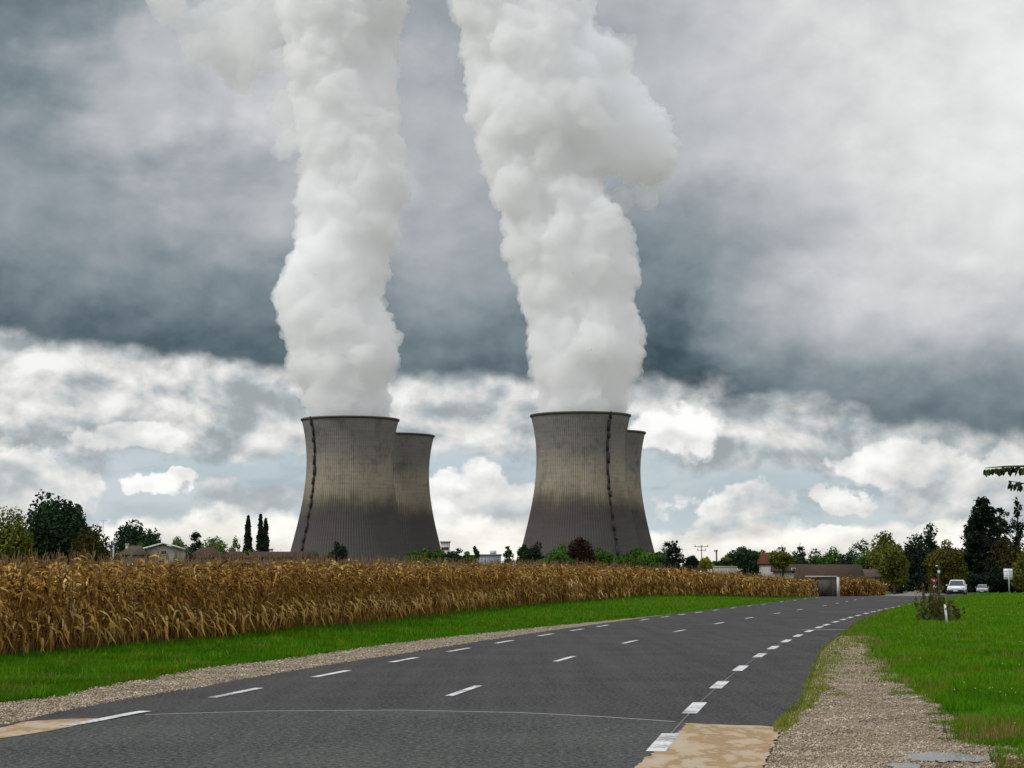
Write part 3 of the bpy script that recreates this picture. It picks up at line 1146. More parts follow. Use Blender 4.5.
# ------------------------------------------------------------------ maize
M_LEAF = leafy('dry_maize_leaf', [(0.030, 0.013, 0.003), (0.115, 0.056, 0.010), (0.26, 0.140, 0.028), (0.48, 0.295, 0.080), (0.80, 0.63, 0.36)], 0.10, 0.9, 0.85)
M_STALK = leafy('dry_maize_stalk', [(0.10, 0.052, 0.016), (0.17, 0.095, 0.032), (0.27, 0.17, 0.065)], 0.0, 0.6, 0.7)
M_TASSEL = leafy('dry_maize_tassel', [(0.10, 0.065, 0.03), (0.20, 0.135, 0.065), (0.30, 0.21, 0.11)], 0.1, 0.6, 0.8)
M_HUSK = leafy('dry_maize_husk', [(0.20, 0.12, 0.045), (0.34, 0.23, 0.10), (0.52, 0.40, 0.22)], 0.1, 0.6, 0.7)


def corn_parts(rng, lod):
    h = rng.uniform(1.82, 2.18)
    parts = {}
    st = MB()
    n = 4 if lod == 0 else 2
    lean = rng.normal(0, 0.05, 2)
    def sp(z):
        t = z / h
        return Vector((lean[0] * t * t * h, lean[1] * t * t * h, z))
    st.tube([sp(h * i / n) for i in range(n + 1)], np.linspace(0.014, 0.006, n + 1), 4 if lod == 0 else 3, cap=False)
    parts['stalk'] = st
    lf = MB()
    nl = 18 if lod == 0 else 10
    seg = 5 if lod == 0 else 3
    az = rng.uniform(0, 6.28)
    for i in range(nl):
        z0 = h * (0.20 + 0.78 * (i + rng.uniform(-.3, .3)) / nl)
        a = az + math.pi * i + rng.normal(0, 0.7)
        ln = rng.uniform(0.40, 0.72) * (1.0 if 0.2 < z0 / h < 0.8 else 0.75)
        el = math.radians(rng.uniform(35, 78))
        drop = math.radians(rng.uniform(105, 168)) if z0 / h < 0.72 else math.radians(rng.uniform(60, 150))
        w0 = rng.uniform(0.020, 0.036) * (1.6 if lod else 1)
        p = sp(z0)
        tw = rng.normal(0, 1.6)
        ang = a
        prev = None
        for s in range(seg + 1):
            t = s / seg
            e = el - drop * min(1, t * rng.uniform(1.1, 2.4))
            d = Vector((math.cos(ang) * math.cos(e), math.sin(ang) * math.cos(e), math.sin(e)))
            if s:
                p = p + d * ln / seg
            side = Vector((-math.sin(ang), math.cos(ang), 0))
            up = d.cross(side)
            q = side * math.cos(tw * t) + up * math.sin(tw * t)
            w = w0 * (0.75, 1.0, 0.95, 0.8, 0.5, 0.12)[int(round(t * 5))] * 1.0
            cur = (tuple(p - q * w), tuple(p + q * w))
            n0 = len(lf.v)
            lf.v += list(cur)
            if s:
                lf.f.append([n0 - 2, n0 - 1, n0 + 1, n0])
            ang += rng.normal(0, 0.38)
    parts['foliage'] = lf
    ts = MB()
    top = sp(h)
    nb = int(rng.integers(2, 6)) if lod == 0 else int(rng.integers(1, 4))
    for i in range(nb):
        a, l = rng.uniform(0, 6.28), rng.uniform(0.10, 0.22)
        out = 0.0 if i == 0 else rng.uniform(0.25, 0.7)
        pts = [top - Vector((0, 0, 0.03)), top + Vector((math.cos(a) * out * l * .45, math.sin(a) * out * l * .45, l * 0.6)), top + Vector((math.cos(a) * out * l, math.sin(a) * out * l, l * rng.uniform(0.7, 1.0)))]
        wd = 0.005 if lod == 0 else 0.007
        b = Vector((-math.sin(a), math.cos(a), 0)) * wd
        n0 = len(ts.v)
        for q in pts:
            ts.v += [tuple(q - b), tuple(q + b)]
        ts.f += [[n0, n0 + 1, n0 + 3, n0 + 2], [n0 + 2, n0 + 3, n0 + 5, n0 + 4]]
    parts['tassel'] = ts
    cb = MB()
    zc = h * rng.uniform(0.42, 0.55)
    a = rng.uniform(0, 6.28)
    o = Vector((math.cos(a), math.sin(a), 0))
    e = rng.choice([0.8, -0.9, -0.4])
    d = (o * 0.6 + Vector((0, 0, e))).normalized()
    b0 = sp(zc) + o * 0.015
    cb.tube([b0, b0 + d * 0.05, b0 + d * 0.13, b0 + d * 0.20, b0 + d * 0.25], [0.012, 0.026, 0.028, 0.020, 0.006], 5 if lod == 0 else 3, cap=False)
    parts['cob'] = cb
    return parts


PM = {'stalk': (M_STALK, 1), 'foliage': (M_LEAF, 0), 'tassel': (M_TASSEL, 2), 'cob': (M_HUSK, 3)}


def merged(parts):
    v, f, mi = [], [], []
    for k_, mb in parts.items():
        n0 = len(v)
        v += [tuple(q) for q in mb.v]
        f += [[i + n0 for i in ff] for ff in mb.f]
        mi += [PM[k_][1]] * len(mb.f)
    return np.array(v), f, np.array(mi)


rngc = np.random.default_rng(21)
CT0 = [corn_parts(rngc, 0) for _ in range(7)]
CT1 = [corn_parts(rngc, 1) for _ in range(7)]


def corn_rows(edge, n_rows, y0, y1, spacing):
    """plants along rows parallel to the field's front edge; edge(y)->x"""
    ys = np.arange(y0, y1, 0.2)
    xs_ = edge(ys)
    s = np.concatenate([[0], np.cumsum(np.hypot(np.diff(xs_), np.diff(ys)))])
    tx, ty = np.gradient(xs_, s), np.gradient(ys, s)
    out = []
    for r in range(n_rows):
        d = 0.25 + 0.62 * r + (0 if r < 18 else (r - 18) * 0.6)
        q = np.arange(rngc.uniform(0, .2), s[-1], spacing * (1 if r < 5 else 1.25))
        q = q + rngc.normal(0, 0.04, len(q))
        px = np.interp(q, s, xs_) - np.interp(q, s, ty) * d + rngc.normal(0, 0.05, len(q))
        py = np.interp(q, s, ys) + np.interp(q, s, tx) * d + rngc.normal(0, 0.05, len(q))
        out.append(np.stack([px, py, np.full(len(q), r)], 1))
    return np.concatenate(out)


def corn_stuff(name, pts, label, scl=None):
    V, Q, MI, n0 = [], [], [], 0
    near = (pts[:, 2] < 4) & (pts[:, 1] < 120)
    which = rngc.integers(0, 7, len(pts))
    for lod, TT in ((0, CT0), (1, CT1)):
        for w in range(7):
            P = pts[(near if lod == 0 else ~near) & (which == w)]
            if not len(P):
                continue
            v, f, mi = merged(TT[w])
            quads = np.array([ff for ff in f if len(ff) == 4])
            m = len(P)
            a = rngc.uniform(0, 2 * math.pi, m)
            sc = rngc.uniform(0.90, 1.10, m)
            if scl is not None:
                sc = sc * scl(P)
            ca, sa = np.cos(a) * sc, np.sin(a) * sc
            shx, shy = rngc.normal(0, 0.07, m), rngc.normal(0, 0.07, m)
            bent = rngc.uniform(0, 1, m) < 0.05
            shx = np.where(bent, shx * 6, shx)
            zs_ = sc * rngc.uniform(0.86, 1.05, m)
            X = v[None, :, 0] * ca[:, None] - v[None, :, 1] * sa[:, None] + P[:, None, 0] + v[None, :, 2] * shx[:, None]
            Yv = v[None, :, 0] * sa[:, None] + v[None, :, 1] * ca[:, None] + P[:, None, 1] + v[None, :, 2] * shy[:, None]
            Z = v[None, :, 2] * zs_[:, None] + H(P[:, 0], P[:, 1])[:, None]
            V.append(np.stack([X, Yv, Z], -1).reshape(-1, 3))
            Q.append((quads[None] + (np.arange(m) * len(v))[:, None, None]).reshape(-1, 4) + n0)
            MI.append(np.tile(mi, m))
            n0 += m * len(v)
    o = mk(name, np.concatenate(V), np.concatenate(Q), M_LEAF)
    for m_ in (M_STALK, M_TASSEL, M_HUSK):
        o.data.materials.append(m_)
    o.data.polygons.foreach_set('material_index', np.concatenate(MI).astype(np.int32))
    return tag(o, label, 'maize field', kind='stuff')


def edge_scale(P):
    return np.interp(P[:, 1], [150, 190], [1.0, 0.84])


pts = corn_rows(corn_edge, 26, 24, 193.5, 0.19)
pix = 512 + F * pts[:, 0] / pts[:, 1]
infr = (pix > 2) & (pix < 1022) & (pts[:, 2] < 1)
order = np.argsort(np.where(infr, pts[:, 1], 1e9))[:300]
solo = pts[order]
keep = np.ones(len(pts), bool)
keep[order] = False
corn_stuff('maize_field', pts[keep], 'long field of dry golden brown maize behind the left grass verge', edge_scale)
cm_ = {}
for i, cp in enumerate(CT0):
    for k_, mb in cp.items():
        cm_[i, k_] = mb
protos = []
for i in range(7):
    root = bpy.data.objects.new('maize_plant', None)
    ch = [mk(k_, CT0[i][k_].v, CT0[i][k_].f, PM[k_][0]) for k_ in ('stalk', 'foliage', 'tassel', 'cob')]
    protos.append((root, ch))
used = set()
for n_, (x, y, r) in enumerate(solo):
    i = int(rngc.integers(0, 7))
    root, ch = protos[i]
    if i not in used:
        used.add(i)
        c = root
        C.objects.link(c)
        for o in ch:
            o.parent = c
    else:
        c = root.copy()
        C.objects.link(c)
        for o in ch:
            d = o.copy()
            C.objects.link(d)
            d.parent = c
    c.location = (x, y, float(H(x, y)))
    c.rotation_euler = (rngc.normal(0, .07), rngc.normal(0, .07), rngc.uniform(0, 6.28))
    s_ = rngc.uniform(0.9, 1.1)
    c.scale = (s_, s_, s_ * rngc.uniform(0.88, 1.05))
    tag(c, 'dry brown maize plant in the nearest front row beside the left grass verge', 'maize plant', 'maize plants in the front row of the field')
for i, (root, ch) in enumerate(protos):
    if i not in used:
        for o in ch:
            bpy.data.objects.remove(o)

# the small block of maize beyond the concrete kiosk
a_, b_ = at(839, 595, 196), at(886, 594.5, 200)
def edge2(y):
    return a_.x + (y - 196) * 0
n_ = 900
q = np.random.default_rng(5)
u = q.uniform(0, 1, n_)
dpt = q.uniform(0, 1, n_) ** 1.6 * 9
bx = a_.x + (b_.x - a_.x) * u
by = a_.y + (b_.y - a_.y) * u + dpt
P2 = np.stack([bx, by, np.full(n_, 9.0)], 1)
corn_stuff('maize_block', P2, 'short rounded block of dry maize between the concrete kiosk and the side road',
           lambda P: 0.84 * np.interp((P[:, 0] - a_.x) / (b_.x - a_.x), [0, .1, .75, 1], [.95, 1, 0.98, 0.72]))


# ------------------------------------------------------------------ grass and stones
def blades(name, P, h, w, mat, label, cat='grass'):
    n = len(P)
    a = R.uniform(0, 2 * math.pi, n)
    lean = R.uniform(0.1, 0.75, n) * h
    dx, dy = np.cos(a), np.sin(a)
    b = R.uniform(0, 2 * math.pi, n)
    sx, sy = np.cos(b) * w / 2, np.sin(b) * w / 2
    z = H(P[:, 0], P[:, 1]) - 0.03
    v = np.empty((n, 5, 3))
    v[:, 0] = np.stack([P[:, 0] - sx, P[:, 1] - sy, z], 1)
    v[:, 1] = np.stack([P[:, 0] + sx, P[:, 1] + sy, z], 1)
    mx, my, mz = P[:, 0] + dx * lean * .35, P[:, 1] + dy * lean * .35, z + h * .62 + .02
    v[:, 2] = np.stack([mx + sx * .8, my + sy * .8, mz], 1)
    v[:, 3] = np.stack([mx - sx * .8, my - sy * .8, mz], 1)
    v[:, 4] = np.stack([P[:, 0] + dx * lean, P[:, 1] + dy * lean, z + h * .95 + .02], 1)
    i = np.arange(n) * 5
    quads = np.stack([i, i + 1, i + 2, i + 3], 1)
    tris = np.stack([i + 3, i + 2, i + 4], 1)
    return tag(mk(name, v.reshape(-1, 3), [quads, tris], mat), label, cat, kind='stuff')


def vnoise(x, y, s, seed=0):
    """cheap smooth value noise"""
    x, y = np.asarray(x) / s, np.asarray(y) / s
    xi, yi = np.floor(x).astype(int), np.floor(y).astype(int)
    fx, fy = x - xi, y - yi
    fx, fy = fx * fx * (3 - 2 * fx), fy * fy * (3 - 2 * fy)
    def hsh(a, b):
        h_ = (a * 374761393 + b * 668265263 + seed * 1442695041) & 0xffffffff
        h_ = ((h_ ^ (h_ >> 13)) * 1274126177) & 0xffffffff
        return ((h_ ^ (h_ >> 16)) & 0xffff) / 65535.0
    return (hsh(xi, yi) * (1 - fx) + hsh(xi + 1, yi) * fx) * (1 - fy) + (hsh(xi, yi + 1) * (1 - fx) + hsh(xi + 1, yi + 1) * fx) * fy


def scatter(n, x0, x1, y0, y1):
    """ground points spread evenly over what the eye sees of a stretch of ground"""
    px = R.uniform(x0, x1, n)
    py = R.uniform(y0, y1, n)
    a, b = (px - CX) / F, (CY - py) / F
    dy = math.cos(PITCH) - b * math.sin(PITCH)
    dz = math.sin(PITCH) + b * math.cos(PITCH)
    k = -EYE / dz
    return np.stack([a * k, dy * k], 1)


M_BLADE = leafy('grass_blade', [(0.028, 0.080, 0.002), (0.044, 0.145, 0.003), (0.068, 0.215, 0.004), (0.11, 0.275, 0.008), (0.25, 0.30, 0.05)], 0.35, 0.5, 0.9, (0.165, 0.20, 0.010))
M_BLADE2 = leafy('lush_grass_blade', [(0.022, 0.068, 0.002), (0.038, 0.126, 0.003), (0.060, 0.19, 0.004), (0.11, 0.26, 0.010)], 0.35, 0.5, 0.9, (0.125, 0.17, 0.008))
M_MOSS = leafy('yellow_grass_blade', [(0.07, 0.10, 0.008), (0.12, 0.165, 0.012), (0.19, 0.225, 0.022), (0.30, 0.26, 0.07)], 0.3, 0.8, 0.7)
M_DRY = leafy('dry_grass_blade', [(0.10, 0.065, 0.022), (0.19, 0.13, 0.045), (0.32, 0.25, 0.11)], 0.2, 0.8, 0.8)

# right-hand meadow
P = np.concatenate([scatter(260000, 830, 1330, 596.5, 660), scatter(330000, 830, 1400, 640, 780)])
edge = np.maximum(GR(P[:, 1]), AR(P[:, 1]) + 0.15)
jit = (vnoise(P[:, 0], P[:, 1], 0.5, 1) - 0.5) * 0.9 + (vnoise(P[:, 0], P[:, 1], 0.15, 2) - .5) * .4
P = P[(P[:, 0] > edge + jit) & (P[:, 1] < 215)]
dist = P[:, 0] - np.maximum(GR(P[:, 1]), AR(P[:, 1]))
n1 = vnoise(P[:, 0], P[:, 1], 1.6, 4)
h = R.uniform(0.05, 0.13, len(P)) * (0.55 + 0.9 * n1) * np.clip(0.45 + dist / 1.2, 0.4, 1)
w = 0.007 * (np.maximum(P[:, 1], 20) / 20) ** 0.75
blades('meadow_grass', P, h, w, M_BLADE, 'bright green meadow grass on the right beside the gravel path')
# browned stems and rough tufts in the meadow
m_ = (vnoise(P[:, 0], P[:, 1], 1.1, 51) + 0.35 * np.exp(-dist / 0.7) + 0.15 * (vnoise(P[:, 0], P[:, 1], 0.3, 52) - .5) > 0.84) & (R.uniform(0, 1, len(P)) < 0.16)
Pd = P[m_]
blades('dry_meadow_grass', Pd, R.uniform(0.07, 0.20, len(Pd)), 0.006 * (np.maximum(Pd[:, 1], 20) / 20) ** 0.75, M_DRY, 'browned grass stems among the green of the right meadow')
m_ = (vnoise(P[:, 0], P[:, 1], 0.45, 61) > 0.80) & (R.uniform(0, 1, len(P)) < 0.5)
Pd = P[m_]
blades('tufted_grass', Pd, R.uniform(0.12, 0.26, len(Pd)), 0.008 * (np.maximum(Pd[:, 1], 20) / 20) ** 0.75, M_BLADE, 'taller tufts of grass standing out of the right meadow')
# yellowish fringe along the right asphalt edge and on the path
P = scatter(60000, 760, 960, 600, 745)
d = P[:, 0] - AR(P[:, 1])
n1 = vnoise(P[:, 0], P[:, 1], 0.8, 9)
wid = np.interp(P[:, 1], [18, 24, 30, 45, 60, 80, 150], [0.0, 0.12, 0.28, 0.5, 0.9, 1.6, 2.5])
m_ = ((d > -0.05 - 0.08 * n1) & (d < wid * (0.45 + n1))) | ((d > 0) & (P[:, 0] < GR(P[:, 1])) & (vnoise(P[:, 0], P[:, 1] * 2.2, 0.55, 12) > np.interp(P[:, 1], [24, 30, 45, 60], [1.1, 0.86, 0.72, 0.55])))
P = P[m_ & (P[:, 1] > 23)]
blades('yellow_verge_grass', P, R.uniform(0.02, 0.075, len(P)), 0.009 * (P[:, 1] / 20) ** 0.7, M_MOSS, 'yellowish short grass creeping along the right asphalt edge')
# left verge
P = np.concatenate([scatter(300000, -220, 330, 622, 730), scatter(150000, 150, 840, 595, 652)])
gl = GL(P[:, 1]) + (vnoise(P[:, 0], P[:, 1], 0.7, 6) - 0.5) * 0.55 + (vnoise(P[:, 0], P[:, 1], 0.2, 3) - .5) * .25
ce = corn_edge(P[:, 1])
P = P[(P[:, 0] < gl) & (P[:, 0] > ce - 0.9) & (P[:, 1] < 188)]
w = 0.007 * (np.maximum(P[:, 1], 20) / 20) ** 0.75
n1 = vnoise(P[:, 0], P[:, 1], 1.3, 14)
edged = np.clip((P[:, 0] - corn_edge(P[:, 1])) / 1.0, 0, 1)
mt_ = (vnoise(P[:, 0], P[:, 1], 0.5, 71) > 0.74) & (R.uniform(0, 1, len(P)) < 0.35)
Pt = P[mt_]
blades('tufted_verge_grass', Pt, R.uniform(0.10, 0.24, len(Pt)), 0.009 * (np.maximum(Pt[:, 1], 20) / 20) ** 0.75, M_BLADE, 'taller lighter tufts of grass in the left verge')
mt_ = (vnoise(P[:, 0], P[:, 1], 0.8, 73) > 0.82) & (R.uniform(0, 1, len(P)) < 0.12)
Pt = P[mt_]
blades('dry_verge_grass', Pt, R.uniform(0.08, 0.18, len(Pt)), 0.007 * (np.maximum(Pt[:, 1], 20) / 20) ** 0.75, M_DRY, 'browned grass stems scattered in the left verge')
blades('verge_grass', P, R.uniform(0.05, 0.12, len(P)) * (0.6 + 0.8 * n1) * (1.5 - 0.5 * edged), w, M_BLADE2, 'lush green grass verge on the left between the maize and the gravel')
# strip of rough grass beyond the junction
P = np.stack([R.uniform(38, 150, 60000), R.uniform(222, 300, 60000)], 1)
P = P[(np.abs(P[:, 0] - side_c(P[:, 1])) > 4.5) & (np.abs(P[:, 0] - (47 + (P[:, 1] - 212) * 0.42)) > 5.5)]
blades('far_grass', P, R.uniform(0.10, 0.25, len(P)), 0.09, M_BLADE, 'rough green grass under the trees beyond the junction')

# loose stones on both gravels
OV = np.array([[1, 0, 0], [0, 1, 0], [-1, 0, 0], [0, -1, 0], [0, 0, 1], [0, 0, -1]], float)
OF = np.array([[0, 1, 4], [1, 2, 4], [2, 3, 4], [3, 0, 4], [1, 0, 5], [2, 1, 5], [3, 2, 5], [0, 3, 5]])


def stones(name, P, size, label):
    n = len(P)
    v = OV[None] * (R.uniform(0.55, 1.25, (n, 1, 3)) * size[:, None, None])
    v = v + R.normal(0, 0.15, v.shape) * size[:, None, None]
    v[:, :, 2] *= 0.65
    a = R.uniform(0, 6.28, n)
    ca, sa = np.cos(a)[:, None], np.sin(a)[:, None]
    X = v[:, :, 0] * ca - v[:, :, 1] * sa + P[:, None, 0]
    Yv = v[:, :, 0] * sa + v[:, :, 1] * ca + P[:, None, 1]
    V = np.stack([X, Yv, v[:, :, 2] + 0.001], -1).reshape(-1, 3)
    f_ = (OF[None] + (np.arange(n) * 6)[:, None, None]).reshape(-1, 3)
    return tag(mk(name, V, f_, M_STONE), label, 'gravel', kind='stuff')


M_STONE = leafy('gravel_stone', [(0.085, 0.063, 0.042), (0.20, 0.15, 0.10), (0.335, 0.27, 0.185), (0.45, 0.38, 0.285), (0.66, 0.60, 0.50)], 0.0, 1.1, 0.85)
pud = [(gp(944, 757), 0.34, 0.58), (gp(903, 766), 0.16, 0.40)]
P = scatter(75000, 740, 1040, 645, 775)
m_ = (P[:, 0] > AR(P[:, 1]) + 0.02) & (P[:, 0] < GR(P[:, 1]) + 0.15) & (R.uniform(0, 1, len(P)) < 0.25 + 0.8 * vnoise(P[:, 0], P[:, 1], 0.7, 33))
for c, rx, ry in pud:
    e = ((P[:, 0] - c.x) / rx) ** 2 + ((P[:, 1] - c.y) / ry) ** 2
    m_ &= (e > 1) | (R.uniform(0, 1, len(P)) < 0.15)
P = P[m_]
stones('path_stones', P, R.lognormal(math.log(0.010), 0.35, len(P)) * (P[:, 1] / 20) ** 0.35, 'loose pale stones strewn over the right gravel path')
P = scatter(80000, -30, 560, 625, 728)
m_ = (P[:, 0] > GL(P[:, 1]) - 0.05) & (P[:, 0] < AL(P[:, 1]) + 0.12)
P = P[m_]
stones('shoulder_stones', P, R.lognormal(math.log(0.013), 0.35, len(P)) * (P[:, 1] / 25) ** 0.35, 'pale loose stones on the left shoulder between grass and asphalt')
# specks of white clover among the meadow
P = scatter(260, 860, 1040, 600, 760)
P = P[(P[:, 0] > GR(P[:, 1]) + 0.5) & (vnoise(P[:, 0], P[:, 1], 2.0, 40) > 0.55)][:34]
vv = OV[None] * 0.009 * (P[:, 1, None, None] / 25) ** .4 + np.stack([P[:, 0], P[:, 1], np.full(len(P), 0.095)], 1)[:, None]
tag(mk('clover_flowers', vv.reshape(-1, 3), (OF[None] + (np.arange(len(P)) * 6)[:, None, None]).reshape(-1, 3), paint('clover_white', (0.6, 0.6, 0.52), 0.8)), 'tiny white clover heads dotted in the right meadow', 'flowers', kind='stuff')

#@@PART3
# ------------------------------------------------------------------ trees
PAL = {
    'dark': [(0.0078, 0.0186, 0.0093), (0.0139, 0.0327, 0.0139), (0.0248, 0.0559, 0.0201), (0.0466, 0.09, 0.0342)],
    'black': [(0.0057, 0.0115, 0.0086), (0.01, 0.0201, 0.0115), (0.0173, 0.0316, 0.0173), (0.0345, 0.0546, 0.0302)],
    'olive': [(0.0413, 0.0469, 0.0075), (0.075, 0.0863, 0.0131), (0.1219, 0.135, 0.0206), (0.2063, 0.2063, 0.0375)],
    'brown': [(0.0182, 0.0182, 0.0065), (0.0338, 0.0312, 0.0091), (0.052, 0.0481, 0.0143), (0.078, 0.0728, 0.0234)],
    'mid': [(0.0184, 0.049, 0.0076), (0.0337, 0.0857, 0.0122), (0.0581, 0.1377, 0.0199), (0.1071, 0.2142, 0.0367)],
    'bright': [(0.0212, 0.0575, 0.0053), (0.0371, 0.0928, 0.008), (0.0619, 0.1414, 0.0124), (0.1061, 0.1945, 0.0248)],
    'yellow': [(0.07, 0.085, 0.006), (0.13, 0.145, 0.009), (0.20, 0.21, 0.015), (0.28, 0.28, 0.03)],
    'orange': [(0.0264, 0.036, 0.006), (0.054, 0.0624, 0.0096), (0.102, 0.0936, 0.0144), (0.18, 0.126, 0.0216)],
    'pale': [(0.0486, 0.0783, 0.0243), (0.0837, 0.1283, 0.0378), (0.135, 0.189, 0.0607), (0.189, 0.243, 0.081)],
    'purple': [(0.010, 0.006, 0.005), (0.020, 0.009, 0.006), (0.036, 0.015, 0.008), (0.06, 0.028, 0.014)],
}
M_BARK = paint('tree_bark', (0.06, 0.048, 0.038), 0.95, var=0.4, scale=2.5)


def fol(c):
    return leafy('foliage_' + c, PAL[c], 0.22, 0.30)


def leaf_cards(name, pts, nrm, size, mat, parent, rng, droop=0.0):
    """many leaf-sprig faces: a bent five-sided sprig at each point"""
    n = len(pts)
    d = nrm + rng.normal(0, 0.75, (n, 3))
    d /= np.linalg.norm(d, axis=1)[:, None] + 1e-9
    u = np.cross(d, rng.normal(0, 1, (n, 3)))
    u /= np.linalg.norm(u, axis=1)[:, None] + 1e-9
    w = np.cross(d, u)
    s = size * rng.uniform(0.55, 1.35, n)
    out = []
    for a, b, c in ((-0.55, -0.25, 0.0), (0.15, -0.5, 0.06), (0.75, 0.0, -0.16), (0.15, 0.5, 0.06), (-0.55, 0.25, 0.0)):
        jit = rng.normal(0, 0.12, (n, 2))
        out.append(pts + (u * (a + jit[:, :1]) + w * (b + jit[:, 1:]) + d * c) * s[:, None] - np.array([0, 0, droop]) * (a * s)[:, None])
    v = np.stack(out, 1).reshape(-1, 3)
    i = np.arange(n)[:, None] * 5
    return mk(name, v, (i + np.arange(5)[None]), mat, parent)


def crown_points(lobes, n, rng, shell=0.5):
    vol = np.array([l[3] ** 2 for l in lobes])
    pick = rng.choice(len(lobes), n, p=vol / vol.sum())
    L = np.array(lobes)[pick]
    d = rng.normal(0, 1, (n, 3))
    d /= np.linalg.norm(d, axis=1)[:, None]
    r = rng.uniform(0, 1, n) ** (1 / 3.0)
    r = np.where(rng.uniform(0, 1, n) < shell, 0.86 + 0.16 * rng.uniform(0, 1, n), r)
    r *= 1 + 0.10 * rng.normal(0, 1, n)
    p = L[:, :3] + d * r[:, None] * L[:, 3:4] * np.array([1, 1, 0.85])
    return p, d


TREES = 'trees and shrubs beyond the field and the junction'


def broadleaf(name, label, px, ytop, wpx, Y, col, seed, n=3200, leaf=0.42, nl=16, low=0.12, cat='tree', gaps=0.0, ybase=None, lopside=0.0):
    rng = np.random.default_rng(seed)
    base = at(px, 578, Y)
    gz = float(H(base.x, Y))
    hgt = at(px, ytop, Y).z - gz
    rad = wpx / 2 / F * Y
    n, leaf = int(max(n * 1.9, min(n * 3.2, 3600))), leaf * 0.72
    t = thing(name, label, cat, (base.x, Y, gz))
    if px < 800:                                 # crowns carried clear of the maize they stand behind
        zv = at(px, 559, Y).z - gz
        low = max(low, min(0.6, 2 * (zv + 0.12 * (hgt - zv)) / hgt - 1))
    rz = hgt * (1 - low) / 2
    cz = hgt * low + rz
    lobes = []                                   # in units of the crown's own radii
    for i in range(nl):
        d = rng.normal(0, 1, 3)
        d /= np.linalg.norm(d)
        q = rng.uniform(0.26, 0.46) * (1 - 0.25 * gaps)
        k = (1 - q) * rng.uniform(0.78, 1.0)
        lobes.append((d[0] * k + lopside * d[2] * .3, d[1] * k, d[2] * k, q))
    for i in range(max(3, nl // 4)):
        d = rng.normal(0, .22, 3)
        lobes.append((d[0], d[1], d[2], 0.55 * (1 - .55 * gaps)))
    a_ = rng.uniform(-.25, .25)
    lobes.append((a_, 0, 0.74, 0.26))
    p, d = crown_points(lobes, n, rng)
    p[:, 0] -= (np.percentile(p[:, 0], 1) + np.percentile(p[:, 0], 99)) / 2
    k = rad / np.percentile(np.abs(p[:, 0]), 98.5)
    p[:, :2] *= k
    d = d * np.array([1, 1, rad / max(rz, 1e-3)])
    z0, z1 = np.percentile(p[:, 2], 1), np.percentile(p[:, 2], 99.93)
    p[:, 2] = hgt * low + (p[:, 2] - z0) / (z1 - z0) * hgt * (1 - low)
    lobes = [(a * k, b * k, hgt * low + (c - z0) / (z1 - z0) * hgt * (1 - low), e) for a, b, c, e in lobes]
    keep = p[:, 2] > 0.05 * hgt
    leaf_cards('crown', p[keep], d[keep], leaf, fol(col), t, rng)
    tb = MB()
    r0 = max(0.07, hgt * 0.022)
    tb.tube([(0, 0, -0.3), (0.04, 0.02, hgt * 0.2), (rad * .05, -0.05, hgt * 0.45), (rad * 0.03, 0.1, hgt * 0.72)], [r0 * 1.3, r0, r0 * .75, r0 * .25], 7)
    for i in range(6):
        l = lobes[i]
        z0 = hgt * rng.uniform(0.2, 0.45)
        tb.tube([(0, 0, z0), (l[0] * .5, l[1] * .5, (z0 + l[2]) / 2 + .1), (l[0], l[1], l[2])], [r0 * .5, r0 * .32, r0 * .1], 5)
    tb.build('trunk', M_BARK, t)
    return t


def conifer(name, label, px, ytop, wpx, Y, col, seed, n=2400, leaf=0.40, cat='tree', tiers=11, power=0.9, ragged=0.35, low=0.05, bare_top=0.0):
    rng = np.random.default_rng(seed)
    base = at(px, 578, Y)
    gz = float(H(base.x, Y))
    hgt = at(px, ytop, Y).z - gz
    rad = wpx / 2 / F * Y
    t = thing(name, label, cat, (base.x, Y, gz))
    tb = MB()
    r0 = hgt * 0.018 + 0.04
    tb.tube([(0, 0, -.3), (0, 0, hgt * .5), (0.02, 0, hgt * .99)], [r0, r0 * .6, r0 * .12], 6)
    P_, N_ = [], []
    for i in range(tiers):
        for k in range(7 if i < .8 * tiers else 5):
            f = (i + rng.uniform(0, 1)) / tiers
            z = hgt * (low + (0.985 - low) * f)
            a = rng.uniform(0, 6.28)
            ln = rad * max(0.05, (1 - f)) ** power * (1 + ragged * rng.normal()) + 0.05 * rad
            ln = max(ln, 0.05 * rad)
            rise = rng.uniform(-0.18, 0.16) * ln
            e = np.array([math.cos(a) * ln, math.sin(a) * ln, rise])
            tb.tube([(0, 0, z), (e[0] * .6, e[1] * .6, z + rise * .3), (e[0], e[1], z + rise)], [r0 * .25 * (1 - f) + .012, r0 * .14 * (1 - f) + .01, .008], 4, cap=False)
            m = int(2.2 * n / (tiers * 6.5) * (0.35 + 1.3 * (1 - f)) * (1 - bare_top * (f > 0.7)))
            if m < 1:
                continue
            s = rng.uniform(0.12, 1.0, m) ** 0.7
            spread = 0.20 * ln * (1.15 - s)[:, None] + 0.16
            q = e[None] * s[:, None] + rng.normal(0, 1, (m, 3)) * spread * np.array([1, 1, 0.8])
            q[:, 2] += z - 0.10 * ln * s ** 2
            P_.append(q)
            N_.append(np.tile([0, 0, 1.2], (m, 1)))
    P_ = np.concatenate(P_)
    P_[:, :2] *= rad / np.percentile(np.abs(P_[:, 0]), 97.5)
    leaf_cards('crown', P_, np.concatenate(N_), leaf * 0.75, fol(col), t, rng, 0.25)
    tb.build('trunk', M_BARK, t)
    return t


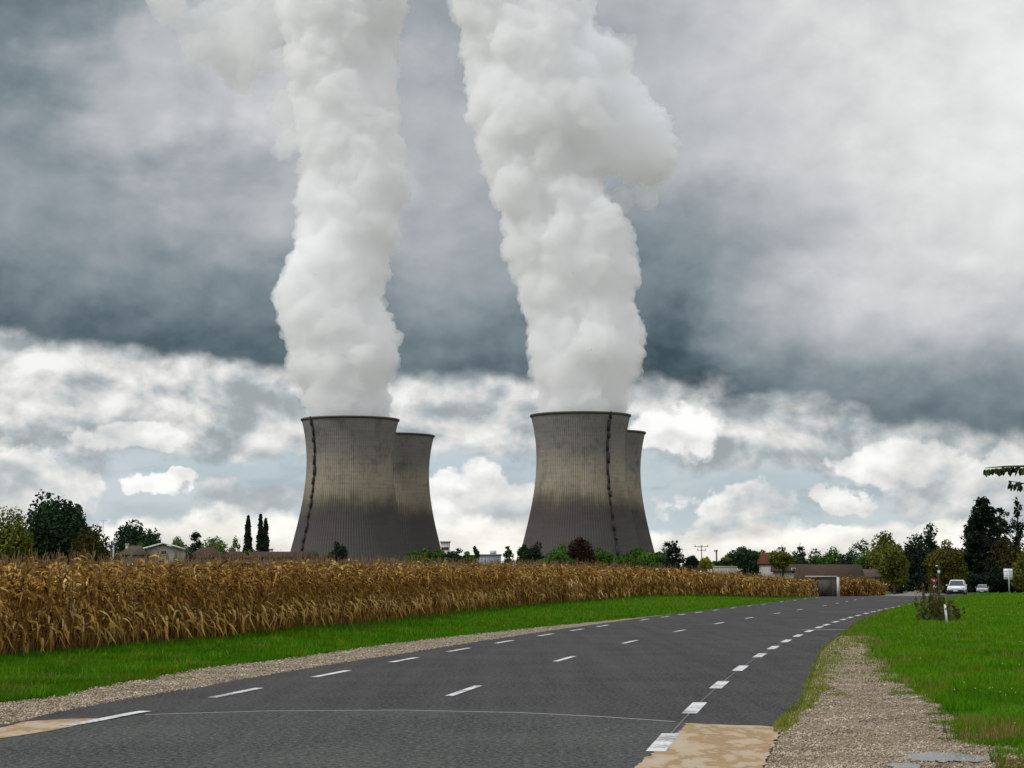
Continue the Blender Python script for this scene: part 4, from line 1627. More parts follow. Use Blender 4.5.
def poplar(name, label, px, ytop, wpx, Y, col, seed, n=1500, leaf=0.30, tips=1):
    rng = np.random.default_rng(seed)
    base = at(px, 578, Y)
    gz = float(H(base.x, Y))
    hgt = at(px, ytop, Y).z - gz
    rad = wpx / 2 / F * Y
    t = thing(name, label, 'tree', (base.x, Y, gz))
    P_, N_ = [], []
    tb = MB()
    for k in range(tips):
        off = 0 if tips == 1 else (k - 0.5) * rad * 0.62
        hh = hgt * (1 - 0.05 * k)
        m = 2 * n // tips
        f = rng.uniform(0.03, 1, m)
        prof = rad * np.interp(f, [0, 0.15, 0.35, 0.6, 0.8, 0.92, 1.0], [0.75, 1.0, 0.9, 0.55, 0.33, 0.22, 0.04]) * (0.95 if tips > 1 else 1)
        a = rng.uniform(0, 6.28, m)
        lump = 1 + 0.22 * np.sin(f * 37 + a * 2) + 0.15 * np.sin(f * 71 + a * 3)
        r = prof * lump * rng.uniform(0.2, 1, m) ** 0.5
        P_.append(np.stack([off * np.interp(f, [0, .5, 1], [.5, 1, 1.1]) + r * np.cos(a), r * np.sin(a), hh * f], 1))
        N_.append(np.stack([np.cos(a), np.sin(a), 0.6 + 0 * a], 1))
        tb.tube([(off * .3, 0, -.2), (off, 0, hh * .5), (off * 1.1, 0, hh * .95)], [.16, .09, .02], 5)
    P_ = np.concatenate(P_)
    P_[:, :2] *= rad / np.percentile(np.abs(P_[:, 0]), 98)
    leaf_cards('crown', P_, np.concatenate(N_), leaf, fol(col), t, rng, -0.3)
    tb.build('trunk', M_BARK, t)
    return t


# left of the towers
broadleaf('tree', 'olive brown broad tree cut by the left edge of the photo', 2, 508, 60, 292, 'olive', 1, 4200, 0.5, 18, 0.05)
broadleaf('tree', 'big dark green round tree, the tallest on the left above the maize', 50, 494, 62, 300, 'dark', 2, 8500, 0.5, 34, 0.06, lopside=0.5)
broadleaf('tree', 'gappy dark tree top peeping out right of the tallest dark left tree', 73, 505, 34, 303, 'dark', 61, 1500, 0.42, 14, 0.35, gaps=0.7)
broadleaf('tree', 'brownish dark tree right of the tallest dark left tree, lower than it', 90, 526, 38, 296, 'brown', 3, 3400, 0.42, 16, 0.05)
broadleaf('tree', 'wide dark green tree behind the white gable house', 136, 521, 52, 330, 'dark', 4, 5200, 0.46, 22, 0.08)
broadleaf('shrub', 'small rounded green shrub left of the white gable house', 139, 543, 17, 262, 'mid', 5, 900, 0.26, 9, 0.0, 'shrub')
broadleaf('tree', 'pale green hedge like tree right behind the white gable roof', 177, 537, 26, 345, 'pale', 6, 1300, 0.36, 10, 0.0)
conifer('conifer_tree', 'small dark conifer with a pointed tip right of the white gable house', 195.5, 530, 22, 300, 'black', 7, 1500, 0.32, ragged=0.2, power=0.55)
broadleaf('tree', 'light green tree between the small conifer and the sapling with thin crown', 213, 537, 28, 345, 'pale', 8, 1500, 0.36, 11, 0.0)
broadleaf('tree', 'thin pale sapling just left of the first poplar', 233, 536, 12, 320, 'pale', 9, 360, 0.30, 9, 0.2, gaps=0.8)
poplar('poplar_tree', 'dark pointed poplar with a single tip, left of the pair', 247.5, 516, 14, 320, 'black', 10, 1500)
poplar('poplar_tree', 'dark poplar forked into two tips, right of the pair', 262.5, 515, 15, 320, 'black', 11, 2400, tips=2)
broadleaf('shrub', 'dark green shrub beside the brown hip roof left of the poplars', 221, 548, 14, 268, 'mid', 12, 620, 0.26, 8, 0.0, 'shrub')
broadleaf('shrub', 'yellowish green shrub at the foot of the poplars', 247, 550, 22, 270, 'olive', 13, 800, 0.26, 9, 0.0, 'shrub')
broadleaf('shrub', 'yellow green bush at the left foot of the left ladder tower', 315, 553, 13, 275, 'yellow', 14, 480, 0.24, 8, 0.0, 'shrub')
broadleaf('tree', 'small dark round tree in front of the left ladder tower', 338.5, 542, 17, 330, 'black', 15, 1200, 0.32, 10, 0.0)
broadleaf('shrub', 'yellow green low shrub left of the dark round tree at the tower foot', 328, 553, 12, 275, 'olive', 16, 380, 0.24, 7, 0.0, 'shrub')
for i, (px, yt, w, c, lab) in enumerate([
        (414, 549.5, 15, 'mid', 'leftmost green bush of the row under the left rear tower'),
        (425, 548.5, 15, 'bright', 'brighter middle bush of the row under the left rear tower'),
        (437, 549, 16, 'mid', 'rightmost green bush of the row under the left rear tower, by the pale tower block'),
        (458, 548.5, 22, 'dark', 'dark green rounded bush just right of the pale tower block'),
        (469, 552, 14, 'mid', 'low green bush left of the thin sapling between the tower pairs')]):
    broadleaf('shrub', lab, px, yt, w, 400, c, 20 + i, 1100, 0.36, 9, 0.0, 'shrub')
broadleaf('tree', 'thin two stemmed sapling between the tower pairs', 475.5, 546, 8, 400, 'dark', 30, 170, 0.36, 6, 0.35, gaps=0.8)
conifer('conifer_tree', 'small dark conical tree left of the right tower pair', 508, 546, 18, 400, 'dark', 31, 1200, 0.4, power=0.6, ragged=0.15)
for i, (px, yt, w, Y, c, lab) in enumerate([
        (524, 545, 14, 400, 'dark', 'dark bush at the left foot of the right ladder tower'),
        (538, 542, 20, 400, 'black', 'taller dark round bush in front of the right ladder tower, left of the green dome'),
        (556, 550, 30, 380, 'mid', 'broad green dome shaped bush left of the dark red tree'),
        (562, 544, 24, 420, 'bright', 'lighter green bush peeping over the broad dome bush'),
        (601, 548, 24, 410, 'bright', 'green sloping bush right of the dark red tree'),
        (624, 553, 16, 380, 'mid', 'low green bush under the ladder of the right tower'),
        (638, 547, 22, 410, 'bright', 'tall light green bush at the right foot of the right tower pair'),
        (650, 553, 24, 390, 'mid', 'green bush just left of the spiky dark cedar')]):
    broadleaf('shrub', lab, px, yt, w, Y, c, 40 + i, 1300, 0.36, 10, 0.0, 'shrub')
broadleaf('tree', 'dark red brown ball shaped tree in front of the right ladder tower', 581.5, 537.5, 27, 390, 'purple', 50, 2600, 0.36, 16, 0.0)
conifer('cedar_tree', 'dark spiky cedar right of the right tower pair', 673, 541, 36, 330, 'black', 51, 2600, 0.36, power=0.45, ragged=0.45, tiers=8)
broadleaf('shrub', 'dark round bush right of the spiky cedar', 692, 556, 18, 330, 'black', 52, 900, 0.32, 9, 0.0, 'shrub')
broadleaf('shrub', 'bright yellow bush left of the slim utility poles', 706.5, 557, 15, 320, 'yellow', 53, 560, 0.28, 8, 0.0, 'shrub')
broadleaf('tree', 'yellow green tree left of the dark domed tree', 727.5, 555, 14, 330, 'yellow', 54, 700, 0.32, 8, 0.0)
broadleaf('tree', 'tall dark green domed tree above the low pale wall', 743, 547, 30, 330, 'dark', 55, 3000, 0.36, 16, 0.0)
broadleaf('tree', 'bright green tree tucked behind the dark conical tree', 755, 551, 26, 335, 'bright', 56, 1500, 0.34, 11, 0.0)
conifer('conifer_tree', 'dark conical tree right in front of the domed tree', 748, 553.5, 27, 290, 'dark', 57, 2000, 0.32, power=0.55, ragged=0.12)
conifer('cedar_tree', 'dark flat topped cedar behind the red roofed house, left of it', 764, 550, 20, 400, 'black', 58, 900, 0.36, power=0.3, ragged=0.4, tiers=6)
conifer('cedar_tree', 'dark layered cedar top just right of the red roof', 783, 546.5, 26, 390, 'black', 59, 1100, 0.36, power=0.35, ragged=0.5, tiers=7)
broadleaf('tree', 'yellow green tree in front of the red roofed house', 782, 550.5, 24, 280, 'olive', 60, 1300, 0.28, 11, 0.0)
conifer('cedar_tree', 'dark thin topped cedar left of the green trees in the middle right', 800.5, 547, 24, 340, 'black', 62, 1600, 0.36, power=0.5, ragged=0.5, tiers=8)
broadleaf('tree', 'mid green tree above the long brown roof, left of the bright one', 813, 549, 22, 340, 'mid', 63, 1800, 0.34, 12, 0.0)
broadleaf('tree', 'bright green tree above the long brown roof', 832, 548, 26, 345, 'bright', 64, 2300, 0.34, 13, 0.0)
broadleaf('tree', 'dark green low tree between the bright tree and the tall olive tree', 848, 552, 24, 335, 'dark', 65, 1900, 0.34, 12, 0.0)
broadleaf('tree', 'mid green tree behind the right end of the brown roofs', 862, 549, 26, 350, 'mid', 66, 2000, 0.34, 12, 0.0)
broadleaf('tree', 'dark far tree whose top shows left of the tall olive tree', 860, 540.5, 30, 400, 'dark', 67, 2200, 0.42, 13, 0.0)
broadleaf('tree', 'dark bluish green tree behind the brown roof, beside the lone tree with a bare trunk', 872, 556, 24, 330, 'dark', 68, 1900, 0.34, 12, 0.0)
broadleaf('tree', 'tall olive green tree behind the side road', 884, 532.5, 40, 330, 'olive', 69, 4800, 0.40, 20, 0.05)
broadleaf('tree', 'green oval tree on a bare trunk at the corner of the side road', 894, 546, 28, 240, 'olive', 70, 3600, 0.28, 18, 0.24)
broadleaf('tree', 'dark evergreen tree with pointed top left of the orange tree', 925, 525, 46, 345, 'black', 71, 5200, 0.42, 24, 0.0)
conifer('conifer_tree', 'pointed dark conifer rising out of the dark evergreen crown', 932, 524, 26, 340, 'dark', 72, 1500, 0.36, power=0.7)
broadleaf('shrub', 'bright green bush at the end of the side road', 926, 557, 24, 430, 'bright', 73, 1400, 0.42, 11, 0.0, 'shrub')
broadleaf('shrub', 'olive bush left of the bright bush at the end of the side road', 912, 561, 20, 440, 'olive', 74, 1000, 0.42, 10, 0.0, 'shrub')
broadleaf('tree', 'orange and olive autumn tree behind the street lamp', 947, 540, 36, 320, 'orange', 75, 4200, 0.36, 18, 0.05)
broadleaf('shrub', 'brown leaved low hedge under the autumn tree', 938, 570, 26, 330, 'brown', 76, 1200, 0.36, 10, 0.0, 'shrub')
conifer('cedar_tree', 'large dark cedar behind the two cars, tallest tree on the right', 984, 497, 62, 345, 'black', 77, 7500, 0.50, power=0.62, ragged=0.30, tiers=17)
conifer('cedar_tree', 'ragged second cedar spire just right of the largest cedar', 1001, 507, 40, 350, 'black', 78, 2600, 0.46, power=0.5, ragged=0.6, tiers=12)
conifer('cedar_tree', 'thin bare topped spire at the right edge of the photo', 1019, 496, 26, 345, 'black', 79, 1300, 0.42, power=0.75, ragged=0.6, tiers=13)
broadleaf('tree', 'dark understorey tree filling the gap below the largest cedar', 972, 548, 44, 352, 'black', 80, 3600, 0.42, 16, 0.0)
broadleaf('tree', 'dark olive tree behind the white sign board', 1012, 538, 44, 340, 'brown', 81, 4200, 0.40, 18, 0.0)
broadleaf('tree', 'golden olive tree cut by the right edge, right of the white sign board', 1032, 545, 40, 320, 'olive', 82, 3600, 0.36, 16, 0.0)
broadleaf('tree', 'dark green tree filling the gap between the red roofed house and the dark cedars', 795, 556, 22, 330, 'dark', 110, 1500, 0.34, 11, 0.0)
broadleaf('tree', 'dark green tree left of the red roofed house, behind the bright green one', 765, 558, 20, 335, 'dark', 111, 1300, 0.34, 11, 0.0)
broadleaf('tree', 'mid green tree between the bright tree and the dark low tree above the brown roof', 842, 555, 24, 350, 'mid', 112, 1500, 0.34, 11, 0.0)
broadleaf('tree', 'dark wide tree closing the gap behind the lone tree with the bare trunk', 900, 552, 34, 360, 'dark', 113, 2600, 0.38, 14, 0.0)
broadleaf('shrub', 'pale green hedge shrub behind the hip roofs left of the poplars', 200, 543, 34, 350, 'pale', 114, 1500, 0.34, 11, 0.0, 'shrub')
broadleaf('tree', 'mid green tree between the tall olive tree and the side road bushes', 908, 553, 26, 450, 'mid', 115, 1700, 0.42, 12, 0.0)
broadleaf('tree', 'mid green tree between the autumn tree and the largest cedar', 962, 549, 34, 352, 'mid', 116, 2600, 0.38, 14, 0.0)
broadleaf('tree', 'dark green tree between the largest cedar and the spire at the right edge', 1003, 540, 36, 358, 'dark', 117, 2600, 0.38, 14, 0.0)
broadleaf('shrub', 'dark green bush under the slim utility poles, right of the yellow bush', 720, 560, 18, 325, 'dark', 118, 900, 0.32, 9, 0.0, 'shrub')
broadleaf('shrub', 'mid green bush between the bushes and the spiky cedar right of the towers', 661, 552, 20, 345, 'mid', 119, 1000, 0.32, 9, 0.0, 'shrub')
for i, (px, yt, w, Y, c, lab) in enumerate([
        (960, 568, 44, 338, 'black', 'dark hedge bush directly behind the white car'),
        (996, 566, 40, 336, 'black', 'dark hedge bush between the small car and the sign board'),
        (1030, 566, 40, 330, 'brown', 'brownish hedge bush behind the sign post at the right edge'),
        (903, 572, 22, 470, 'dark', 'dark hedge bush behind the parked cars')]):
    broadleaf('shrub', lab, px, yt, w, Y, c, 90 + i, 2400, 0.42, 12, 0.0, 'shrub')


# ------------------------------------------------------------------ houses and other buildings
M_PALE = paint('pale_render', (0.46, 0.43, 0.38), 0.9, var=0.15, scale=0.6)
M_WHITE = paint('white_render', (0.32, 0.30, 0.27), 0.9, var=0.12, scale=0.5)
M_GLASS = paint('dark_window_glass', (0.02, 0.022, 0.025), 0.12, var=0.3, scale=1.0)
M_DULL = paint('dull_render', (0.22, 0.195, 0.165), 0.9, var=0.2, scale=0.6)
M_FRAME = paint('white_window_frame', (0.65, 0.65, 0.62), 0.6)


def tile_mat(name, c0, c1):
    m, g, bs = new_mat(name)
    tc = g.node('ShaderNodeTexCoord')
    w = g.node('ShaderNodeTexWave')
    w.inputs['Scale'].default_value = 1.6
    w.inputs['Distortion'].default_value = 0.6
    g.nt.links.new(tc.outputs['Object'], w.inputs['Vector'])
    n = g.noise(tc.outputs['Object'], 0.9, 6, 0.7)
    c = g.mix(n, c0, c1)
    c = g.mix(g.mul(w.outputs[1], 0.35), c, tuple(x * 0.5 for x in c0))
    g.put(bs.inputs['Base Color'], c)
    bs.inputs['Roughness'].default_value = 0.95
    bs.inputs['Specular IOR Level'].default_value = 0.1
    bump(g, bs, w.outputs[1], 0.4, 0.03)
    return m


M_TILE = tile_mat('brown_roof_tiles', (0.040, 0.026, 0.020), (0.085, 0.055, 0.042))
M_TILER = tile_mat('red_roof_tiles', (0.080, 0.028, 0.018), (0.14, 0.050, 0.030))
M_TILEP = tile_mat('greyish_roof_tiles', (0.060, 0.047, 0.036), (0.11, 0.085, 0.066))


def house(name, label, px, Y, width, depth, wall_h, ridge_h, roof_mat, wall_mat, rz=0.0, gable_front=False, hip=0.0, windows=(), chimney=None, cat='house', z=None):
    p = at(px, 578, Y)
    gz = float(H(p.x, Y)) if z is None else z
    t = thing(name, label, cat, (p.x, Y, gz), rz)
    w, d, o = width / 2, depth / 2, 0.35
    mb = MB()
    if gable_front:
        mb.prism([(-w, 0), (w, 0), (w, wall_h), (0, ridge_h - 0.12), (-w, wall_h)], 'y', -d, d)
    else:
        mb.quadbox((0, 0, wall_h / 2), (width, depth, wall_h))
        if hip == 0.0:
            for s in (-1, 1):
                mb.prism([(-d, wall_h), (d, wall_h), (0, ridge_h - 0.12)], 'x', s * (w - 0.2), s * w)
    mb.build('wall', wall_mat, t)
    rb = MB()
    th = 0.16
    if gable_front:
        sl = (ridge_h - wall_h) / w
        for s in (-1, 1):
            a = [(s * (w + o), wall_h - sl * o), (0, ridge_h), (0, ridge_h + th), (s * (w + o), wall_h - sl * o + th)]
            rb.prism(a if s < 0 else a[::-1], 'y', -d - o, d + o)
    else:
        sl = (ridge_h - wall_h) / d
        e = wall_h - sl * o
        hw = w * (1 - hip)
        top = [(-hw - (o if hip == 0 else 0), 0, ridge_h + th), (hw + (o if hip == 0 else 0), 0, ridge_h + th)]
        c = [(-w - o, -d - o, e), (w + o, -d - o, e), (w + o, d + o, e), (-w - o, d + o, e)]
        cu = [(x, y, zz + th) for x, y, zz in c]
        n = len(rb.v)
        rb.v += c + cu + top
        rb.f += [[n, n + 3, n + 2, n + 1], [n + 4, n + 5, n + 9, n + 8], [n + 6, n + 7, n + 8, n + 9], [n + 5, n + 6, n + 9], [n + 7, n + 4, n + 8]]
        rb.f += [[n + i, n + (i + 1) % 4, n + 4 + (i + 1) % 4, n + 4 + i] for i in range(4)]
    roof = rb.build('roof', roof_mat, t)
    if gable_front:
        vb = MB()
        sl = (ridge_h - wall_h) / w
        for s in (-1, 1):
            a = [(s * (w + o), wall_h - sl * o - 0.02), (0, ridge_h - 0.02), (0, ridge_h + th + 0.02), (s * (w + o), wall_h - sl * o + th + 0.02)]
            vb.prism(a if s < 0 else a[::-1], 'y', -d - o - 0.06, -d - o - 0.005)
        vb.build('barge_board', M_FRAME, t)
    for (x, zc, ww, hh) in windows:
        f = MB()
        y0 = -d - 0.03
        for q in ((-ww / 2, 0, .07, hh), (ww / 2, 0, .07, hh), (0, -hh / 2, ww + .07, .07), (0, hh / 2, ww + .07, .07)):
            f.quadbox((x + q[0], y0, zc + q[1]), (q[2], 0.06, q[3]))
        fr = f.build('window', M_FRAME, t)
        MB().quadbox((x, y0 + 0.012, zc), (ww - .07, 0.02, hh - .07)).build('pane', M_GLASS, fr)
    if chimney:
        x, y, cw, top_ = chimney
        ch = MB().quadbox((x, y, (wall_h + top_) / 2), (cw, cw, top_ - wall_h)).quadbox((x, y, top_ + 0.06), (cw + .16, cw + .16, 0.12))
        ch.build('chimney', M_PALE, roof)
    return t


Yh = 250
k = Yh / F
def hz(py, Y):                      # height above the local ground of something seen at picture height py
    return at(512, py, Y).z
gh = float(H(at(167, 578, Yh).x, Yh))
house('house', 'white gabled house with a small dark window among the left trees', 165, Yh, 37 * k, 9, hz(549.5, Yh) - gh, hz(543, Yh) - gh - .15, M_TILEP, M_WHITE, 0.12, True, windows=((0.0, hz(552, Yh) - gh - 0.1, 0.8, 0.5),))
house('house', 'low house with a rounded brown hip roof and small chimney left of the white gable', 135.5, 245, 21 * k, 5, hz(555, 245) - gh, hz(547.2, 245) - gh, M_TILEP, M_DULL, 0.0, hip=0.55, chimney=(-1.1, 0.0, 0.3, hz(545, 245) - gh))
house('house', 'brown hip roofed house right of the small pointed conifer', 207, 255, 30 * k, 6, hz(557, 255) - gh, hz(548.5, 255) - gh, M_TILE, M_DULL, 0.0, hip=0.6)
house('house', 'brown hip roofed house at the left foot of the poplars', 235, 260, 22 * k, 6, hz(557.5, 260) - gh, hz(552, 260) - gh, M_TILE, M_DULL, 0.0, hip=0.5)
house('farm_shed', 'long low brown roofed shed between the poplars and the left ladder tower', 284, 270, 60 * 270 / F, 7, hz(557, 270) - gh, hz(551.8, 270) - gh, M_TILE, M_DULL, 0.0, chimney=(-1.75, 0, .42, hz(548.5, 270) - gh), cat='shed')
# power-plant blocks between the towers
def block(name, label, px0, px1, ytop, Y, mat, depth, bands=0, cat='building', cap=True):
    p0, p1 = at(px0, ytop, Y), at(px1, ytop, Y)
    w = p1.x - p0.x
    h = p0.z + 1.3
    t = thing(name, label, cat, ((p0.x + p1.x) / 2, Y, -1.3))
    MB().quadbox((0, 0, h / 2), (w, depth, h)).build('wall', mat, t)
    if cap:
        MB().quadbox((0, 0, h + 0.25), (w + 0.8, depth + .8, 0.5)).build('roof', paint('dull_grey_roof', (0.22, 0.21, 0.19), 0.9), t)
    for i in range(bands):
        z = h * (0.86 - 0.17 * i)
        f = MB().quadbox((0, -depth / 2 - 0.08, z), (w * 0.82, 0.15, h * 0.06)).build('window', M_GLASS, t)
    return t, w, h
block('tower_block', 'pale beige tower block beside the left rear cooling tower', 440.8, 449.8, 542.5, 900, M_PALE, 5, 2)
t_, w_, h_ = block('plant_building', 'long pale grey plant building far between the tower pairs', 478, 501, 555.5, 900, paint('blue_grey_cladding', (0.22, 0.26, 0.29), 0.7), 14, 0)
MB().quadbox((w_ * .16, 0, h_ + 1.3), (w_ * .28, 6, 1.7)).build('roof_unit', paint('pale_cladding', (0.45, 0.48, 0.50), 0.7), t_)
for xx in (-.3, .05, .33):
    MB().quadbox((w_ * xx, -7.1, h_ * .45), (w_ * .12, .2, h_ * .5)).build('door', M_WHITE, t_)
# houses behind the field on the right
gh2 = -0.3
house('house', 'white walled house with a red tiled roof behind the yellow green tree', 774, 310, 2.9, 5, hz(563, 310) - gh2, hz(553.5, 310) - gh2, M_TILER, M_WHITE, 0.25, windows=((0.9, hz(566, 310) - gh2, .9, .9),), z=gh2)
house('house', 'low brown roofed house beside the red roofed one', 789, 300, 4.6, 5, hz(571, 300) - gh2, hz(565, 300) - gh2, M_TILE, M_WHITE, -0.1, windows=((0.6, hz(571, 300) - gh2, .6, .8),), z=gh2)
house('house', 'long low house with a wide brown tiled roof behind the concrete kiosk', 829, 245, 58 * 245 / F, 7, hz(577.5, 245) - gh2, hz(565.8, 245) - gh2, M_TILE, M_DULL, -0.04, z=gh2)
house('house', 'lower brown roofed annex at the right end of the long roof', 866, 262, 19 * 262 / F, 6, hz(577, 262) - gh2, hz(570.5, 262) - gh2, M_TILEP, M_DULL, 0.0, z=gh2)
# low pale wall behind the field
def wall_run(label, px0, px1, ytop, Y, mat, thick=0.25):
    p0, p1 = at(px0, ytop, Y), at(px1, ytop, Y)
    gz = float(H(p0.x, Y))
    w = p1.x - p0.x
    t = thing('garden_wall', label, 'wall', ((p0.x + p1.x) / 2, Y, gz))
    MB().quadbox((0, 0, (p0.z - gz) / 2), (w, thick, p0.z - gz)).build('wall_body', mat, t)
    MB().quadbox((0, 0, p0.z - gz + 0.05), (w + .06, thick + .12, 0.10)).build('coping', M_PALE, t)
    return t
wall_run('low pale wall below the domed dark tree', 713, 737, 567, 262, M_WHITE)
wall_run('low whitish wall left of the parked cars', 888, 903, 585.5, 360, M_WHITE)
wall_run('short reddish brown wall at the end of the side road', 919, 931, 583, 415, paint('reddish_wall', (0.20, 0.11, 0.07), 0.9, var=.3, scale=1.0))

# concrete kiosk at the field corner
kp = at(829.5, 595.3, 193)
kt = thing('concrete_kiosk', 'small grey concrete kiosk with pale corner post at the end of the maize field', 'kiosk', (kp.x, 193, 0), -0.10)
KW, KD, KH = 1.75, 2.4, 1.83
mcon = paint('grey_concrete', (0.095, 0.09, 0.078), 0.9, var=.25, scale=1.5)
MB().quadbox((-0.2, KD / 2, KH / 2), (KW, KD, KH - 0.02)).build('wall', mcon, kt)
MB().quadbox((-0.7, KD / 2, KH + 0.06), (KW + 1.2, KD + 0.3, 0.13)).build('roof', paint('pale_concrete', (0.40, 0.39, 0.36), 0.9, var=.2, scale=2), kt)
MB().quadbox((KW / 2 - 0.05, -0.06, KH / 2), (0.24, 0.26, KH)).build('corner_post', paint('whitewashed_post', (0.55, 0.54, 0.50), 0.85, var=.15, scale=3), kt)
MB().quadbox((-0.25, -0.02, KH * .48), (1.0, 0.05, KH * .86)).build('door', paint('dark_grey_door', (0.058, 0.056, 0.048), 0.8, var=.35, scale=2), kt)

# ------------------------------------------------------------------ poles, lamps, signs, posts
M_WOOD = paint('weathered_pole_wood', (0.11, 0.095, 0.08), 0.9, var=.3, scale=1.5)
M_STEEL = paint('galvanised_steel', (0.30, 0.31, 0.32), 0.5, 0.6)
M_DARKS = paint('dark_green_steel', (0.03, 0.035, 0.035), 0.6)
M_SIGNW = paint('white_sign_back', (0.66, 0.67, 0.68), 0.5, var=.05)


def pole(label, px, ytop, Y, arms, name='utility_pole', r=0.11, cat='utility pole'):
    p = at(px, ytop, Y)
    gz = float(H(p.x, Y))
    t = thing(name, label, cat, (p.x, Y, gz))
    h = p.z - gz
    MB().tube([(0, 0, 0), (0, 0, h)], [r * 1.3, r * .8], 8).build('post', M_WOOD, t)
    for (dz, a, b) in arms:
        MB().tube([(a, -0.15, h + dz), (b, -0.15, h + dz)], [0.065, 0.065], 5).build('crossarm', M_WOOD, t)
        for x in np.linspace(a * .9, b * .9, 3):
            MB().tube([(x, -.15, h + dz), (x, -.15, h + dz + .35)], [0.07, 0.10], 6).build('insulator', paint('brown_insulator', (0.10, 0.05, 0.03), 0.3), t)
    return t


pole('utility pole with a wide crossarm above the yellow bush', 701.5, 545.5, 420, [(-0.25, -1.5, 1.4), (-1.0, -0.9, 0.9)])
pole('shorter utility pole with a small arm right of the wide crossarm pole', 716.5, 550, 420, [(-0.3, -0.5, 0.15)], r=0.20)
p = at(103.5, 520, 320)
ant = thing('tv_aerial', 'thin roof aerial mast above the brownish dark tree on the left', 'aerial', (p.x, 320, float(H(p.x, 320))))
hh_ = p.z - float(H(p.x, 320))
MB().tube([(0, 0, 0), (0, 0, hh_)], [0.06, 0.04], 6).build('mast', M_STEEL, ant)
MB().tube([(-.5, 0, hh_ - .15), (.55, 0, hh_ - .1)], [0.03, 0.03], 5).build('boom', M_STEEL, ant)
for i, x in enumerate(np.linspace(-.45, .5, 6)):
    MB().tube([(x, -.3, hh_ - .13), (x, .3, hh_ - .13)], [0.015, 0.015], 4).build('element', M_STEEL, ant)
p = at(113.7, 540, 262)
pt = thing('service_post', 'slim pale grey post between the brownish tree and the wide dark tree', 'post', (p.x, 262, float(H(p.x, 262))))
hh_ = p.z - float(H(p.x, 262))
MB().tube([(0, 0, 0), (0, 0, hh_)], [0.11, 0.09], 8).build('pole', paint('pale_grey_paint', (0.34, 0.37, 0.38), 0.6), pt)
MB().quadbox((0, -.12, hh_ - .3), (0.26, 0.16, 0.55)).build('cabinet', paint('pale_grey_paint', (0.34, 0.37, 0.38), 0.6), pt)
# wind toy on the gable
p = at(163.5, 533.5, 249)
wv = thing('weather_vane', 'small dark weather vane on the ridge of the white gabled house', 'weather vane', (p.x, 249 - 3.5, hz(543, 246)))
MB().tube([(0, 0, -0.3), (0, 0, 0.95)], [0.045, 0.03], 5).build('rod', M_DARKS, wv)
MB().prism([(-0.32, 0.95), (-0.05, 1.02), (0.02, 1.25), (0.16, 1.12), (0.34, 1.16), (0.2, 0.92), (0.0, 0.82)], 'y', -0.02, 0.02).build('figure', M_DARKS, wv)

# street lamp
p = at(938.6, 566, 250)
gz = float(H(p.x, 250))
lt = thing('street_lamp', 'dark street lamp with two white lantern heads behind the red sign', 'street lamp', (p.x, 250, gz))
hh_ = p.z - gz
MB().tube([(0, 0, 0), (0, 0, 0.8), (0, 0, hh_)], [0.10, 0.07, 0.05], 8).build('post', M_DARKS, lt)
MB().tube([(0, 0, hh_ - .06), (-.22, 0, hh_)], [0.04, 0.035], 6).build('arm', M_DARKS, lt)
MB().tube([(-.34, 0, hh_), (-.12, 0, hh_ + .02)], [0.06, 0.09], 8).build('lantern', M_SIGNW, lt)
MB().tube([(0, -.1, hh_ - .95), (0, -.1, hh_ - .55)], [0.13, 0.16], 8).build('lantern', M_SIGNW, lt)
MB().tube([(0, -.1, hh_ - .55), (0, -.1, hh_ - .42)], [0.17, 0.05], 8).build('lantern_cap', M_DARKS, lt)

# give-way sign: red triangle pointing down with a pale middle and a small plate below
p = at(934.2, 579.3, 205)
gt = thing('road_sign', 'red bordered triangular road sign pointing down with a small plate below, at the junction', 'road sign', (p.x, 205, float(H(p.x, 205))), 0.05)
hh_ = p.z
MB().tube([(0, 0.05, 0), (0, 0.05, hh_)], [0.035, 0.035], 6).build('post', M_STEEL, gt)
R3 = 0.34
tri = [(-R3, hh_ - .02), (-R3 + .06, hh_ + .03), (R3 - .06, hh_ + .03), (R3, hh_ - .02), (0.05, hh_ - .56), (-0.05, hh_ - .56)]
MB().prism(tri, 'y', -0.02, 0.01).build('sign_plate', paint('red_sign_face', (0.36, 0.03, 0.035), 0.6), gt)
MB().prism([(-.14, hh_ - .12), (.14, hh_ - .12), (0, hh_ - .34)], 'y', -0.028, -0.021).build('sign_field', paint('pale_sign_face', (0.70, 0.42, 0.40), 0.5), gt)
MB().quadbox((0, -.01, hh_ - .78), (0.34, 0.02, 0.24)).build('distance_plate', M_SIGNW, gt)

# white sign board seen from behind
p = at(1008, 568.5, 218)
bt = thing('sign_board', 'white sign board on a pale post at the right edge, right of the small car', 'sign', (p.x, 218, float(H(p.x, 218))), -0.05)
hh_ = p.z - float(H(p.x, 218))
MB().quadbox((0, 0, hh_ - .60), (0.98, 0.03, 1.16)).build('board', M_SIGNW, bt)
for x in (-.49, .49):
    MB().quadbox((x, 0, hh_ - .60), (0.035, 0.05, 1.19)).build('edge_rail', M_STEEL, bt)
for z in (0.28, 0.92):
    MB().quadbox((0, -.03, hh_ - z), (0.92, 0.03, 0.05)).build('cross_rail', M_SIGNW, bt)
MB().tube([(0.06, -.07, 0), (0.06, -.07, hh_ - .1)], [0.05, 0.05], 8).build('post', paint('pale_post_paint', (0.48, 0.49, 0.49), 0.5), bt)

